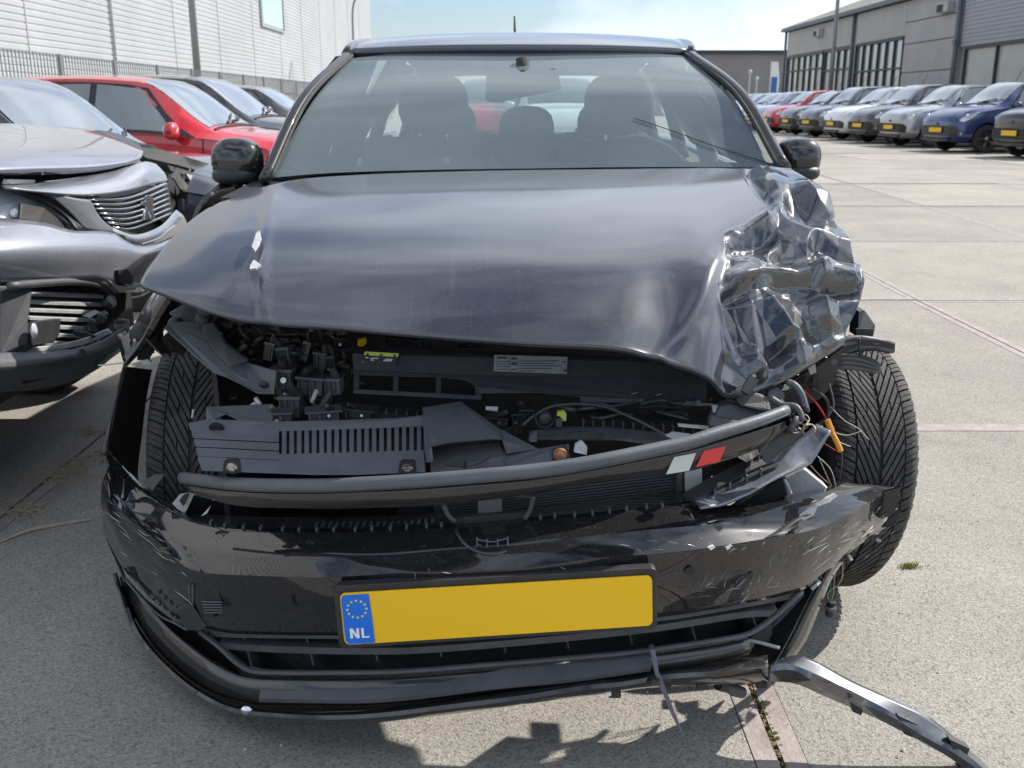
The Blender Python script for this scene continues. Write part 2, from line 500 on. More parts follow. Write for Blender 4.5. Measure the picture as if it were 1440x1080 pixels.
# ---- bonnet: one sheet, its right front corner crushed into folds
def build_hood():
    rows = [
        [(358, 266, 2.44), (420, 252, 2.50), (520, 245, 2.54), (640, 241, 2.56), (740, 239, 2.57), (840, 238, 2.56), (930, 237, 2.55), (1000, 236, 2.53), (1045, 237, 2.51), (1082, 235, 2.48), (1112, 237, 2.44)],
        [(294, 292, 2.30), (372, 283, 2.29), (500, 277, 2.28), (640, 273, 2.28), (740, 272, 2.28), (840, 271, 2.28), (930, 271, 2.28), (1000, 272, 2.28), (1060, 270, 2.29), (1110, 265, 2.29), (1155, 270, 2.28)],
        [(246, 330, 2.13), (350, 324, 2.07), (490, 321, 2.045), (640, 320, 2.035), (740, 320, 2.03), (840, 320, 2.035), (930, 321, 2.04), (1000, 324, 2.05), (1062, 322, 2.08), (1126, 316, 2.11), (1186, 322, 2.13)],
        [(212, 372, 1.99), (328, 372, 1.92), (484, 372, 1.88), (640, 372, 1.865), (740, 373, 1.86), (850, 375, 1.865), (935, 378, 1.875), (1000, 384, 1.89), (1062, 384, 1.93), (1134, 380, 1.97), (1213, 372, 2.0)],
        [(199, 393, 1.93), (320, 416, 1.83), (480, 424, 1.785), (625, 430, 1.765), (740, 434, 1.76), (855, 438, 1.765), (935, 445, 1.78), (995, 458, 1.80), (1050, 464, 1.84), (1126, 448, 1.88), (1215, 410, 1.94)],
        [(198, 399, 1.91), (330, 444, 1.79), (478, 458, 1.735), (610, 470, 1.715), (740, 480, 1.71), (862, 487, 1.715), (930, 501, 1.725), (985, 527, 1.74), (1036, 553, 1.76), (1112, 526, 1.81), (1192, 476, 1.88)],
    ]
    P3 = []
    sel = np.r_[np.linspace(0, 1490, 130).astype(int), np.linspace(1500, 1999, 220).astype(int)]
    for r in rows:
        p = cr([P(*q) for q in r], 2000)
        P3.append(p[sel])
    g = skin(P3, 38)
    # even out tracing noise in the sheet while keeping its border
    for _ in range(80):
        g[1:-1, 1:-1] = .5 * g[1:-1, 1:-1] + .125 * (g[:-2, 1:-1] + g[2:, 1:-1] + g[1:-1, :-2] + g[1:-1, 2:])
    du = np.gradient(g, axis=1); dv = np.gradient(g, axis=0)
    nrm = np.cross(du, dv); nrm /= np.linalg.norm(nrm, axis=2)[..., None] + 1e-9
    nrm *= np.sign(nrm[..., 2:3] + 1e-9)
    flat = g.reshape(-1, 3)
    xy = np.array([proj(p) for p in flat])
    X, Y = xy[:, 0].reshape(g.shape[:2]), xy[:, 1].reshape(g.shape[:2])
    disp = np.zeros_like(X)
    # pressed feature line on the left of the bonnet, and its mirror image on the right
    for pl in ([(384, 283), (372, 330), (366, 380), (372, 447)],):
        disp += .003 * np.exp(-(poly_d(X, Y, pl) / 9) ** 2)
    # long swell running up to the damage, and waves in the sheet beside it
    disp += -.007 * np.exp(-((X - 930) / 34) ** 2) * np.clip((Y - 300) / 120, 0, 1)
    ridge = poly_d(X, Y, [(1004, 372), (985, 420), (955, 470), (925, 505)])
    disp += .010 * np.exp(-((X - 985) / 26) ** 2) * np.clip((Y - 280) / 100, 0, 1) + .006 * np.exp(-(ridge / 11) ** 2)
    # crush zone
    bx = np.interp(Y, [232, 262, 290, 312, 328, 350, 400, 430, 490, 530, 560], [1036, 1052, 1074, 1050, 1016, 1020, 1008, 1004, 1014, 1000, 1010])
    m = np.clip((X - bx) / 16, 0, 1)
    lower = np.clip((Y - 300) / 40, 0, 1)
    big = np.zeros_like(X)
    folds = [  # (polyline in the picture, height of the fold in metres, half width in pixels, sharpness)
        ([(1036, 240), (1058, 254), (1080, 268), (1118, 266), (1160, 282)], .018, 16, 1.0),
        ([(1048, 252), (1062, 274), (1074, 290)], -.030, 16, 1.0),
        ([(1078, 262), (1076, 292), (1078, 322), (1110, 340), (1150, 352)], .022, 20, 1.0),
        ([(1118, 296), (1140, 306), (1166, 304)], -.028, 15, 1.0),
        ([(1132, 272), (1150, 290), (1166, 300)], .020, 12, 1.0),
        ([(1100, 300), (1128, 322), (1160, 336), (1205, 352)], .022, 16, 1.0),
        ([(1150, 345), (1180, 352), (1208, 356)], -.035, 10, 1.0),
        ([(1012, 326), (1040, 330), (1076, 318)], .026, 11, 1.0),
        ([(1020, 345), (1052, 340), (1074, 336)], -.030, 13, 1.0),
        ([(1030, 395), (1075, 385), (1120, 388), (1160, 378), (1212, 392)], .030, 17, 1.0),
        ([(1040, 412), (1085, 402), (1140, 398)], -.020, 11, 1.0),
        ([(1165, 405), (1190, 402), (1214, 404)], -.030, 11, 1.0),
        ([(1006, 420), (1018, 450), (1034, 490), (1066, 522)], .028, 12, 1.0),
        ([(1022, 420), (1030, 460), (1046, 500)], -.022, 9, 1.0),
        ([(1076, 414), (1100, 440), (1118, 470), (1128, 512)], .026, 15, 1.0),
        ([(1052, 415), (1058, 460), (1068, 520)], .018, 11, 1.0),
        ([(1090, 500), (1104, 490), (1112, 480)], -.026, 11, 1.0),
        ([(1158, 420), (1164, 450), (1178, 478)], .028, 13, 1.0),
        ([(1140, 470), (1158, 462), (1176, 470)], -.018, 12, 1.0),
        ([(1100, 360), (1118, 366), (1140, 360)], -.022, 12, 1.0),
        ([(1150, 375), (1158, 392)], .016, 9, 1.0),
    ]
    for pl, a, w, s in folds:
        big += 1.15 * a * np.clip(1 - poly_d(X, Y, pl) / (1.6 * w), 0, 1) ** s
    def facets(seed, n, gap, amp):
        """crumpled sheet: random heights on scattered points, flat between them, so the sheet breaks into facets with sharp ridges"""
        r = random.Random(seed)
        pts = []
        for _ in range(n * 40):
            q = (r.uniform(985, 1235), r.uniform(225, 575))
            if all(math.hypot(q[0] - a, (q[1] - b) * .9) > gap for a, b in pts):
                pts.append(q)
            if len(pts) >= n:
                break
        pts += [(940, 200), (1260, 200), (1260, 600), (940, 600)]
        hs = np.array([r.uniform(-1, 1) for _ in pts]) * amp
        from mathutils.geometry import delaunay_2d_cdt
        vv, _, tri, oi, _, _ = delaunay_2d_cdt([Vector(q) for q in pts], [], [], 0, 1e-4)
        hh = np.array([hs[o[0]] for o in oi])
        out = np.zeros_like(X)
        for a, b, c in tri:
            A, Bq, C = vv[a], vv[b], vv[c]
            den = (Bq.y - C.y) * (A.x - C.x) + (C.x - Bq.x) * (A.y - C.y)
            if abs(den) < 1e-9:
                continue
            w0 = ((Bq.y - C.y) * (X - C.x) + (C.x - Bq.x) * (Y - C.y)) / den
            w1 = ((C.y - A.y) * (X - C.x) + (A.x - C.x) * (Y - C.y)) / den
            w2 = 1 - w0 - w1
            k = (w0 >= -1e-6) & (w1 >= -1e-6) & (w2 >= -1e-6)
            out[k] = (w0 * hh[a] + w1 * hh[b] + w2 * hh[c])[k]
        return out
    n3 = vnoise(flat, 40.0, 7.7).reshape(X.shape)
    band = np.exp(-((Y - 360) / 45) ** 2) * np.clip((1150 - X) / 60, .15, 1)
    crush = facets(5, 40, 32, .0088) + facets(21, 110, 17, .0038) * (.3 + 1.2 * band) + facets(8, 330, 8, .0032) * (.45 + 1.0 * band) * (.35 + 1.3 * band) + .0012 * (1 - 2 * np.abs(n3)) * band
    right = np.clip((1216 - X) / 14, .25, 1)
    edge = np.clip((np.interp(X, [1000, 1036, 1112, 1192, 1215], [530, 556, 530, 480, 440]) - Y) / 10, .2, 1)
    disp += m * (.75 * big + crush * (.35 + .65 * lower)) * right * edge
    disp -= .010 * m * lower
    g = g + nrm * disp[..., None]
    # rolled lip along the front edge
    lip1 = g[-1] + np.array([0, .003, -.010])
    lip2 = g[-1] + np.array([0, .03, -.014])
    m = m[:, ::-1]
    b = MB().grid(np.concatenate([g, [lip1], [lip2]])[:, ::-1])
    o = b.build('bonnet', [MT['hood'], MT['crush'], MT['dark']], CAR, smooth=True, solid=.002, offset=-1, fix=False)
    o.modifiers[0].material_offset = 2
    k, n = g.shape[:2]
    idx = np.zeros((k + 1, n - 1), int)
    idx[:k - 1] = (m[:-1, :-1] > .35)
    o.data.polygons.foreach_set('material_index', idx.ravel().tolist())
    return o
build_hood()
# small pale patches along the left crease
for i, pl in enumerate([[(354, 346), (360, 328), (365, 324), (367, 334), (364, 343), (358, 352)], [(352, 372), (357, 365), (367, 372), (360, 377), (351, 378)]]):
    ys = [2.03 - (q[1] - 322) * .0031 for q in pl]
    pts = [P(px, py, y - .016) for (px, py), y in zip(pl, ys)]
    MB().prism(pts, (0, .004, -.004)).build('pale_fleck', MT['grey_white'], CAR)

# ---- bumper skin
def rowB(pts, n=90, off=0.0):
    return crx([B(px, py, (q[0] if q else off)) for px, py, *q in pts], n)

TQ = [(166, 650), (180, 668), (202, 688), (223, 704), (247, 716), (271, 730), (317, 740), (367, 744), (432, 746), (500, 746), (571, 743), (621, 740), (690, 736), (760, 729), (833, 724), (881, 718), (931, 713), (985, 713), (1060, 712), (1120, 700), (1160, 690), (1184, 681)]
BQ = [(146, 634), (150, 664), (161, 690), (177, 716), (202, 742), (234, 758), (261, 767), (290, 775), (334, 779), (438, 780), (521, 779), (650, 773), (731, 766), (789, 760), (839, 755), (893, 749), (960, 743), (1007, 738), (1066, 724), (1120, 707), (1168, 691), (1192, 683)]
CQ = [(145, 668), (152, 700), (166, 716), (184, 735), (223, 768), (261, 798), (290, 806), (317, 808), (438, 812), (500, 810), (583, 805), (700, 801), (766, 795), (839, 785), (920, 779), (983, 772), (1062, 760), (1128, 749), (1160, 741), (1197, 722), (1222, 708), (1264, 687)]
DQ = [(146, 750), (160, 778), (176, 804), (205, 836), (240, 864), (272, 879), (300, 884), (332, 889), (438, 891), (560, 890), (700, 884), (800, 876), (921, 866), (1000, 855), (1054, 845), (1100, 836), (1133, 826), (1158, 807), (1179, 790), (1208, 767), (1246, 743), (1266, 712)]
TQ = [(x, y, float(np.interp(x, [166, 223, 317], [.125, .115, .11]))) for x, y in TQ]
rows = [rowB(TQ, 90, .11), rowB(BQ, 90, .04), rowB(CQ, 90, .0)]
mid = .5 * rowB(CQ, 90, 0) + .5 * rowB(DQ, 90, .03) + np.array([0, -.008, 0])
up = skin([rows[0], rows[1]], 5, False)
md = skin([rows[1], rows[2]], 5, False)
lo = skin([rows[2], mid, rowB(DQ, 90, .03)], 6)
gB = np.concatenate([up[:-1], md[:-1], lo])
# kinks left by the impact on both ends
fl = gB.reshape(-1, 3)
endm = np.clip((np.abs(fl[:, 0] - XC0) - .48) / .25, 0, 1)
fl[:, 1] += endm * (.010 * (1 - 2 * np.abs(vnoise(fl, 9, 3.3))) + .004 * (1 - 2 * np.abs(vnoise(fl, 24, 1.7))))
BUMPER = MB().grid(fl.reshape(gB.shape)).build('bumper', MT['bumper'], CAR, smooth=24, solid=.004, offset=-1)
# top flange behind the shut line with its row of clips
F1 = [(272, 722), (320, 728), (420, 730), (520, 729), (620, 725), (700, 721), (790, 712), (870, 704), (950, 694), (1000, 690)]
F0 = [(272, 731), (317, 741), (432, 747), (500, 747), (571, 744), (621, 741), (690, 737), (760, 730), (833, 725), (881, 719), (960, 709), (1000, 700)]
MB().grid(skin([rowB(F1, 40, .20), rowB(F0, 40, .125)], 2, False)).build('bumper_flange', MT['gloss'], CAR, solid=.004)
sl = rowB([(p[0], p[1] + 2) for p in F0], 60, .113)
MB().tube(sl, .0032, 6).build('shut_line_seal', MT['dark'], CAR)
for x, y in ((297, 737), (317, 741), (343, 743), (367, 745), (398, 746), (421, 747), (446, 747), (470, 747), (500, 747), (523, 746), (549, 745), (572, 744), (600, 742), (621, 741), (760, 730), (780, 728), (808, 726), (833, 724), (857, 721), (881, 718), (909, 715), (931, 713)):
    p = B(x, y, .108)
    MB().box(p + np.array([0, 0, .002]), (.004, .012, .012)).build('bumper_clip', MT['plastic_grey'], CAR)
# faint second row of vent ribs seen on the flange
for i in range(18):
    x = 445 + i * 9.6
    p = B(x, 738 - max(0, i - 12) * .9, .15)
    MB().box(p, (.0045, .02, .006)).build('flange_rib', MT['plastic_mid'], CAR)
# parking sensors: a flush one on the left, an empty hole on the right
p = B(420, 842, .004)
MB().lathe([(.0001, -.004), (.009, -.004), (.0105, -.001), (.0115, .004)], 20, Matrix.Translation(p) @ Matrix.Rotation(R(90), 4, 'X')).build('parking_sensor', MT['gloss'], BUMPER, smooth=True)
p = B(970, 804, -.0075)
MB().tube([p + np.array([0, .004, 0]), p], .0082, 20).build('sensor_hole', MT['dark'], BUMPER, smooth=40)
# dent where the round badge sat: a ring with a toothed lower edge
arc = [B(x, y, o) for x, y, o in ((641, 744, .085), (648, 758, .06), (661, 770, .04), (680, 778, .026), (700, 779, .024), (716, 774, .032), (727, 764, .05), (736, 748, .08))]
MB().tube(cr(arc, 30), .0035, 8).build('badge_ring', MT['gloss'], CAR, smooth=True)
dish = [B(x, y, o) for x, y, o in ((646, 748, .11), (690, 743, .12), (734, 744, .11), (724, 764, .055), (700, 777, .032), (678, 776, .034), (656, 765, .052))]
MB().prism(dish, (0, .012, -.004)).build('badge_recess', MT['gloss'], CAR)
for x, y in ((671, 761), (685, 763), (700, 763), (714, 760)):
    MB().tube([B(x, y - 5, .05), B(x, y + 7, .035)], .0016, 5).build('badge_clip', MT['plastic_grey'], CAR)
for c in ([(671, 766), (690, 769), (716, 764)], [(672, 759), (692, 762), (714, 757)]):
    MB().tube(cr([B(x, y, .042) for x, y in c], 10), .0012, 5).build('badge_wire', MT['plastic_grey'], CAR)
# cracks, chipped paint and white scuffs
for c in ([(1075, 755), (1096, 745), (1122, 728), (1140, 722)], [(1134, 712), (1150, 704), (1160, 697)]):
    MB().tube(cr([B(x, y, .0) + np.array([0, -.004, .0]) for x, y in c], 14), [.001, .006, .004, .001], 6, flat=.5).build('bumper_crack', MT['dark'], BUMPER)
MB().grid([[B(x, y, .012) + np.array([0, -.008, .004]) for x, y in r] for r in
           ([(1122, 726), (1132, 716), (1140, 706), (1158, 700), (1170, 694)], [(1126, 732), (1140, 724), (1146, 712), (1163, 706), (1174, 697)])]).build('torn_edge', MT['grey_white'], BUMPER, solid=.003)
for pl in ([(995, 770), (1002, 767), (1006, 770), (1000, 774)], [(1020, 769), (1028, 765), (1029, 768), (1023, 774)]):
    MB().prism([B(x, y, -.004) for x, y in pl], (0, .004, 0)).build('pale_fleck', MT['white'], BUMPER)
def scuff(pl, r=.0012, m='grey_white', off=-.004):
    MB().tube(cr([B(x, y, off) + np.array([0, -.004, 0]) for x, y in pl], 10), [r * .3, r, r * .3], 5, flat=.4).build('scratch_mark', MT[m], BUMPER)
for pl in ([(328, 780), (329, 790), (327, 804)], [(583, 803), (585, 809), (583, 812)], [(603, 797), (604, 803)], [(622, 803), (634, 805)],
           [(1210, 756), (1228, 738), (1246, 728)], [(1215, 752), (1238, 736)], [(1222, 742), (1244, 722), (1262, 714)], [(1228, 738), (1252, 718)]):
    scuff(pl, .0009)
sr = random.Random(17)
for cx_, cy_, n, ang, sx, sy in ((1046, 818, 46, 118, 26, 9), (1120, 780, 26, 128, 34, 16), (1165, 765, 22, 132, 30, 16), (1010, 832, 16, 172, 30, 5), (1220, 735, 26, 138, 22, 14), (1000, 765, 14, 150, 40, 8), (870, 770, 10, 20, 60, 8)):
    for i in range(n):
        x, y = sr.gauss(cx_, sx), sr.gauss(cy_, sy)
        a = R(ang + sr.gauss(0, 11)); L = sr.uniform(2, 22) * (1 if sr.random() < .85 else 1.8)
        dx, dy = math.cos(a) * L / 2, math.sin(a) * L / 2
        k = sr.uniform(-2, 2)
        if y - abs(dy) < np.interp(x, [860, 983, 1062, 1128, 1264], [782, 774, 762, 751, 690]) and cy_ > 775:
            continue
        scuff([(x - dx, y - dy), (x + k, y + k * .5), (x + dx, y + dy)], sr.uniform(.00025, .0007), sr.choice(['grey_white', 'plastic_grey', 'plastic_grey', 'cream']))
for i in range(26):
    x0, y0 = random.uniform(150, 262), random.uniform(0, 1)
    y = 690 + (x0 - 150) * .75 + y0 * 70
    a = random.uniform(.5, 1.3)
    L = random.uniform(6, 34)
    scuff([(x0, y), (x0 + L * .6, y + L * .45), (x0 + L, y + L * a * .8)], random.uniform(.0004, .001), random.choice(['grey_white', 'plastic_grey', 'cream']))

# ---- number plate in its holder
pq = [(474, 832), (920, 806), (921, 880), (482, 908)]
c3 = [B(697, 857, -.012)[1]]
PY = c3[0]
def plate_pt(u, v, off=0.0):
    """u, v in 0..1 across the plate seen in the picture"""
    (ax, ay), (bx, by), (cx_, cy_), (dx, dy) = pq
    tx, ty = ax + (bx - ax) * u, ay + (by - ay) * u
    lx, ly = dx + (cx_ - dx) * u, dy + (cy_ - dy) * u
    return P(tx + (lx - tx) * v, ty + (ly - ty) * v, PY + .012 * v) + np.array([0, -off, 0])
def rrect(u0, v0, u1, v1, ru, rv, off, n=5):
    out = []
    for cx_, cy_, a0 in ((u1 - ru, v0 + rv, -90), (u1 - ru, v1 - rv, 0), (u0 + ru, v1 - rv, 90), (u0 + ru, v0 + rv, 180)):
        for k in range(n + 1):
            a = R(a0 + 90 * k / n)
            out.append(plate_pt(cx_ + ru * math.cos(a), cy_ + rv * math.sin(a), off))
    return out
PLATE = MB().prism(rrect(-.012, -.10, 1.008, 1.06, .02, .10, .0), (0, .02, 0)).build('plate_holder', MT['plastic'], CAR, bevel=.002)
MB().prism(rrect(.008, .02, .992, .97, .018, .11, .0045), (0, .004, 0)).build('number_plate', MT['plate'], PLATE, bevel=.0008)
bl = rrect(.012, .04, .2, .95, .012, .09, .0056)
bl = [plate_pt(.012, .12, .0062), plate_pt(.02, .05, .0062), plate_pt(.100, .05, .0062), plate_pt(.104, .5, .0062), plate_pt(.106, .95, .0062), plate_pt(.022, .95, .0062), plate_pt(.013, .87, .0062)]
MB().prism(bl, (0, .0012, 0)).build('country_band', MT['blue'], PLATE)
def letters(polys, u0, v0, w, h):
    b = MB()
    for pl in polys:
        b.prism([plate_pt(u0 + x * w, v0 + (1 - y) * h, .0070) for x, y in pl], (0, .0008, 0))
    return b
NLp = [[(0, 0), (.17, 0), (.17, 1), (0, 1)], [(.43, 0), (.6, 0), (.6, 1), (.43, 1)], [(0.02, 1), (.19, 1), (.58, 0), (.41, 0)],
       [(.76, 0), (.92, 0), (.92, 1), (.76, 1)], [(.92, 0), (1.25, 0), (1.25, .16), (.92, .16)]]
b = MB()
for k, pl in enumerate(NLp):
    b.prism([plate_pt(.030 + x * .048, .66 + (1 - y) * .18, .0070 + .00015 * k) for x, y in pl], (0, .0008, 0))
b.build('country_letters', MT['plate_white'], PLATE)
for k in range(12):
    a = 2 * math.pi * k / 12
    cu, cv = .059 + .030 * math.sin(a), .31 - .155 * math.cos(a)
    st = []
    for q in range(10):
        rr = (.0056 if q % 2 == 0 else .0023)
        t = math.pi * q / 5
        st.append(plate_pt(cu + rr * math.sin(t), cv - rr * 5.2 * math.cos(t), .0070))
    MB().prism(st, (0, .0006, 0)).build('star', MT['star'], PLATE)

# ---- lower grille: recess, rim, slats and ribs
gl_top = [(290, 886), (332, 891), (438, 892), (560, 892), (700, 886), (921, 868), (1000, 857), (1054, 847), (1100, 838), (1130, 830)]
gl_bot = [(352, 940), (380, 945), (438, 946), (560, 944), (680, 935), (847, 922), (913, 915), (1008, 901), (1050, 892), (1072, 880)]
MB().grid(skin([rowB(gl_top, 40, .045), rowB(gl_top, 40, .14), rowB([(x, y - 4) for x, y in gl_bot], 40, .14), rowB(gl_bot, 40, .05)], 2, False)).build('lower_grille', MT['plastic_mid'], CAR, solid=.004)
GR = CAR
def slat(pts, off, h, d=.05, m='plastic_mid', name='slat'):
    t = rowB(pts, 50, off)
    a, c = t + np.array([0, 0, h / 2]), t - np.array([0, 0, h / 2])
    MB().grid([a + np.array([0, d, .004]), a, c, c + np.array([0, d, 0])]).build(name, MT[m], CAR, solid=.003, smooth=30)
slat([(296, 890), (332, 892), (438, 893), (560, 893), (700, 886), (921, 869), (1054, 848), (1110, 838)], .045, .008)
slat([(311, 907), (360, 911), (438, 914), (520, 915), (600, 913), (760, 900), (921, 883), (1044, 864), (1092, 862)], .05, .009)
rim = [(282, 888), (296, 899), (311, 911), (325, 925), (338, 935), (357, 944), (400, 946), (438, 946), (560, 944), (680, 935), (847, 921), (913, 914), (1008, 900), (1050, 892), (1071, 880), (1090, 866), (1112, 845), (1126, 832)]
t = cr([B(x, y, .03) for x, y in rim], 90)
MB().tube(t, .0065, 8, flat=.7).build('grille_rim', MT['plastic_mid'], CAR, smooth=True)
for x in (346, 432, 522, 612, 702, 791, 880, 969, 1057):
    k = np.interp(x, [346, 1057], [0, -48])
    MB().prism([B(x - 5, 892 + k, .06), B(x + 8, 942 + k, .06), B(x + 8, 942 + k, .12), B(x - 5, 892 + k, .12)], (.003, 0, 0)).build('grille_rib', MT['plastic_mid'], CAR)

# ---- lower valance and lip
vo = [(171, 812), (180, 848), (192, 869), (219, 908), (257, 944), (298, 971), (340, 984), (369, 989), (438, 990), (520, 989), (620, 980), (770, 962), (915, 944), (1000, 929), (1052, 915)]
vi = [(172, 808), (198, 838), (219, 862), (244, 888), (286, 922), (319, 942), (345, 951), (380, 954), (438, 955), (560, 953), (680, 944), (847, 930), (913, 922), (1008, 908), (1052, 899)]
mid = .5 * (rowB(vo, 80, .02) + rowB(vi, 80, .035)) + np.array([0, -.004, 0])
MB().grid(skin([rowB(vi, 80, .035), mid, rowB(vo, 80, .03)], 4)).build('valance', MT['gloss'], CAR, smooth=40, solid=.004)
MB().tube(cr([B(x, y, .02) for x, y in ((171, 811), (219, 861), (245, 876), (263, 886))], 20), .002, 6).build('valance_seam', MT['plastic_grey'], CAR)
vr = [(365, 982), (438, 983), (520, 983), (600, 976), (700, 963), (800, 954), (915, 938)]
t = rowB(vr, 40, .005)
MB().grid([t + np.array([0, .03, .01]), t, t - np.array([0, -.004, .008])]).build('valance_ledge', MT['plastic_grey'], CAR, solid=.003)
lt = [(163, 806), (178, 850), (192, 874), (216, 910), (250, 944), (295, 974), (355, 993), (440, 996), (520, 994), (580, 988), (670, 975), (770, 960), (860, 949), (915, 946), (973, 936), (1029, 926), (1079, 921)]
lb = [(160, 806), (174, 850), (188, 888), (209, 917), (240, 948), (273, 975), (318, 999), (380, 1010), (440, 1013), (520, 1013), (600, 1005), (700, 992), (800, 978), (852, 972), (915, 963), (1006, 959), (1079, 957)]
lm = [(161.5, 806), (176, 850), (190, 883), (212, 915), (244, 948), (282, 976), (330, 998), (400, 1006), (470, 1008), (540, 1004), (620, 994), (730, 980), (820, 966), (880, 960), (940, 950), (1020, 944), (1079, 940)]
MB().grid(skin([rowB(lt, 80, .05), rowB(lm, 80, -.005), rowB(lb, 80, .012), rowB(lb, 80, .06)], 4)).build('lip_spoiler', MT['paint'], CAR, smooth=40, solid=.004)
# fixing bolt in the lip and small clips under it
MB().ellipsoid(B(347, 999, -.006), (.012, .006, .010), 12).build('lip_bolt', MT['chrome'], CAR, smooth=True)
for x, y in ((864, 973), (935, 962), (987, 962), (1070, 960)):
    MB().box(B(x, y, .02), (.022, .02, .014)).build('lip_clip', MT['plastic'], CAR, bevel=.002)
MB().box(B(855, 973, .01), (.010, .01, .010)).build('lip_clip', MT['white'], CAR)
# broken black mesh flap at the left corner
MB().prism([B(x, y, -.006) for x, y in ((248, 856), (268, 848), (290, 880), (284, 886), (262, 886), (254, 872))], (0, .004, 0)).build('broken_flap', MT['plastic'], CAR)
for pl in ([(267, 848), (266, 822)], [(271, 848), (271, 822)], [(268, 849), (250, 856)]):
    MB().tube([B(x, y, -.004) for x, y in pl], .0018, 6).build('broken_flap_edge', MT['plastic_grey'], CAR)
MB().prism([B(x, y, -.002) for x, y in ((272, 824), (304, 822), (312, 846), (300, 866), (284, 868), (274, 848))], (0, .003, 0)).build('fog_lamp_hole', MT['dark'], CAR)
for i in range(5):
    MB().tube([B(284 + i, 846 + i * 4, -.008), B(312, 847 + i * 3.6, -.010)], .0013, 5).build('loose_wire', MT['plastic_grey'], CAR)
for i in range(5):
    x, y = 214 + i * 8, 838 + i * 8
    MB().box(B(x, y, .01), (.004 + .002 * (i % 2), .006, .008 + .002 * (i % 3)), Matrix.Rotation(R(-55 + 17 * i), 3, 'Y')).build('broken_tab', MT['plastic_grey'], CAR)
# dark inner liner between skin and valance on the left
li = [(150, 756), (172, 806), (205, 842), (250, 878), (290, 892), (330, 930)]
lj = [(160, 770), (176, 812), (205, 848), (245, 886), (290, 920), (340, 948)]
MB().grid([[B(x, y, .09) for x, y in li], [B(x + 2, y + 2, .10) for x, y in lj]]).build('bumper_liner', MT['dark'], CAR, solid=.004)

# ---- torn right end: strip of skin standing up, its rail, the raw block behind and the hanging edge
tt = [(975, 704), (1005, 690), (1050, 672), (1090, 650), (1118, 622), (1149, 598)]
tb = [(985, 718), (1015, 714), (1055, 697), (1095, 674), (1141, 654), (1169, 608)]
MB().grid(skin([ln([P(x, y, 1.685 + .0011 * (x - 975)) for x, y in tt], 30), ln([P(x, y - 1, 1.63 + .0011 * (x - 975)) for x, y in tb], 30)], 6, False)).build('torn_strip', MT['scraped'], CAR, solid=.004, smooth=30)
r0 = [(958, 700), (1000, 676), (1050, 650), (1083, 638)]
r1 = [(975, 707), (1010, 690), (1055, 666), (1093, 650)]
MB().grid([[P(x, y, 1.70 + .001 * (x - 958)) for x, y in r0], [P(x, y, 1.66 + .001 * (x - 958)) for x, y in r1]]).build('torn_rail', MT['plastic'], CAR, solid=.008)
MB().tube(cr([P(x, y + 3, 1.655 + .001 * (x - 958)) for x, y in r1], 16), .004, 6).build('torn_rail_edge', MT['dark'], CAR)
for x, y in ((1005, 693), (1026, 683), (1050, 672), (1070, 663)):
    MB().box(P(x, y, 1.655 + .001 * (x - 958)), (.004, .01, .012)).build('rail_clip', MT['plastic_grey'], CAR)
MB().prism([P(x, y, 1.84) for x, y in ((1104, 673), (1132, 660), (1168, 690), (1150, 700), (1104, 702))], (0, .05, .0)).build('crash_foam', MT['grey_white'], CAR, bevel=.003)
MB().prism([P(x, y, 1.80) for x, y in ((1030, 716), (1100, 672), (1108, 696), (1060, 718))], (0, .02, 0)).build('inner_duct', MT['dark'], CAR)
MB().tube(cr([P(1103, 674, 1.79), P(1108, 684, 1.785), P(1112, 694, 1.79)], 8), .003, 6).build('bracket', MT['grey_white'], CAR)
# spur of skin over the tyre
MB().grid(skin([[P(x, y, 2.0) for x, y in ((1168, 691), (1186, 681), (1200, 690))], [P(x, y, 1.95) for x, y in ((1170, 712), (1192, 708), (1210, 698))], [P(x, y, 1.93) for x, y in ((1180, 728), (1200, 720), (1218, 708))]], 4)).build('torn_skin', MT['scraped'], CAR, solid=.004)
# jagged end of the skin: splinters and a split in the spur
for pl, m in (([(1206, 712), (1236, 694), (1268, 684), (1262, 704), (1258, 722), (1240, 730)], 'bumper'), ([(1216, 706), (1230, 696), (1222, 712), (1214, 718)], 'dark'),
              ([(1186, 700), (1204, 688), (1222, 697), (1206, 716), (1192, 716)], 'bumper'), ([(1240, 742), (1252, 728), (1268, 716), (1256, 740)], 'plastic'),
              ([(1140, 706), (1160, 690), (1172, 697), (1158, 702), (1150, 712)], 'grey_white')):
    yy = 1.95 if m != 'dark' else 1.93
    MB().prism([P(x, y, yy - .0006 * (x - 1200)) for x, y in pl], (0, .004, .001)).build('torn_splinter', MT[m], BUMPER)
sh_ = random.Random(23)
for i in range(16):
    x = sh_.uniform(1130, 1240)
    y = np.interp(x, [1130, 1160, 1208, 1246], [828, 808, 768, 745]) + sh_.uniform(-4, 5)
    shard(P(x, y, float(np.interp(x, [1130, 1246], [1.82, 1.95]))), sh_.uniform(.008, .028), .003, sh_.uniform(.006, .018), sh_, 'torn_splinter', MT[sh_.choice(['bumper', 'plastic', 'grey_white', 'plastic_mid'])], BUMPER)
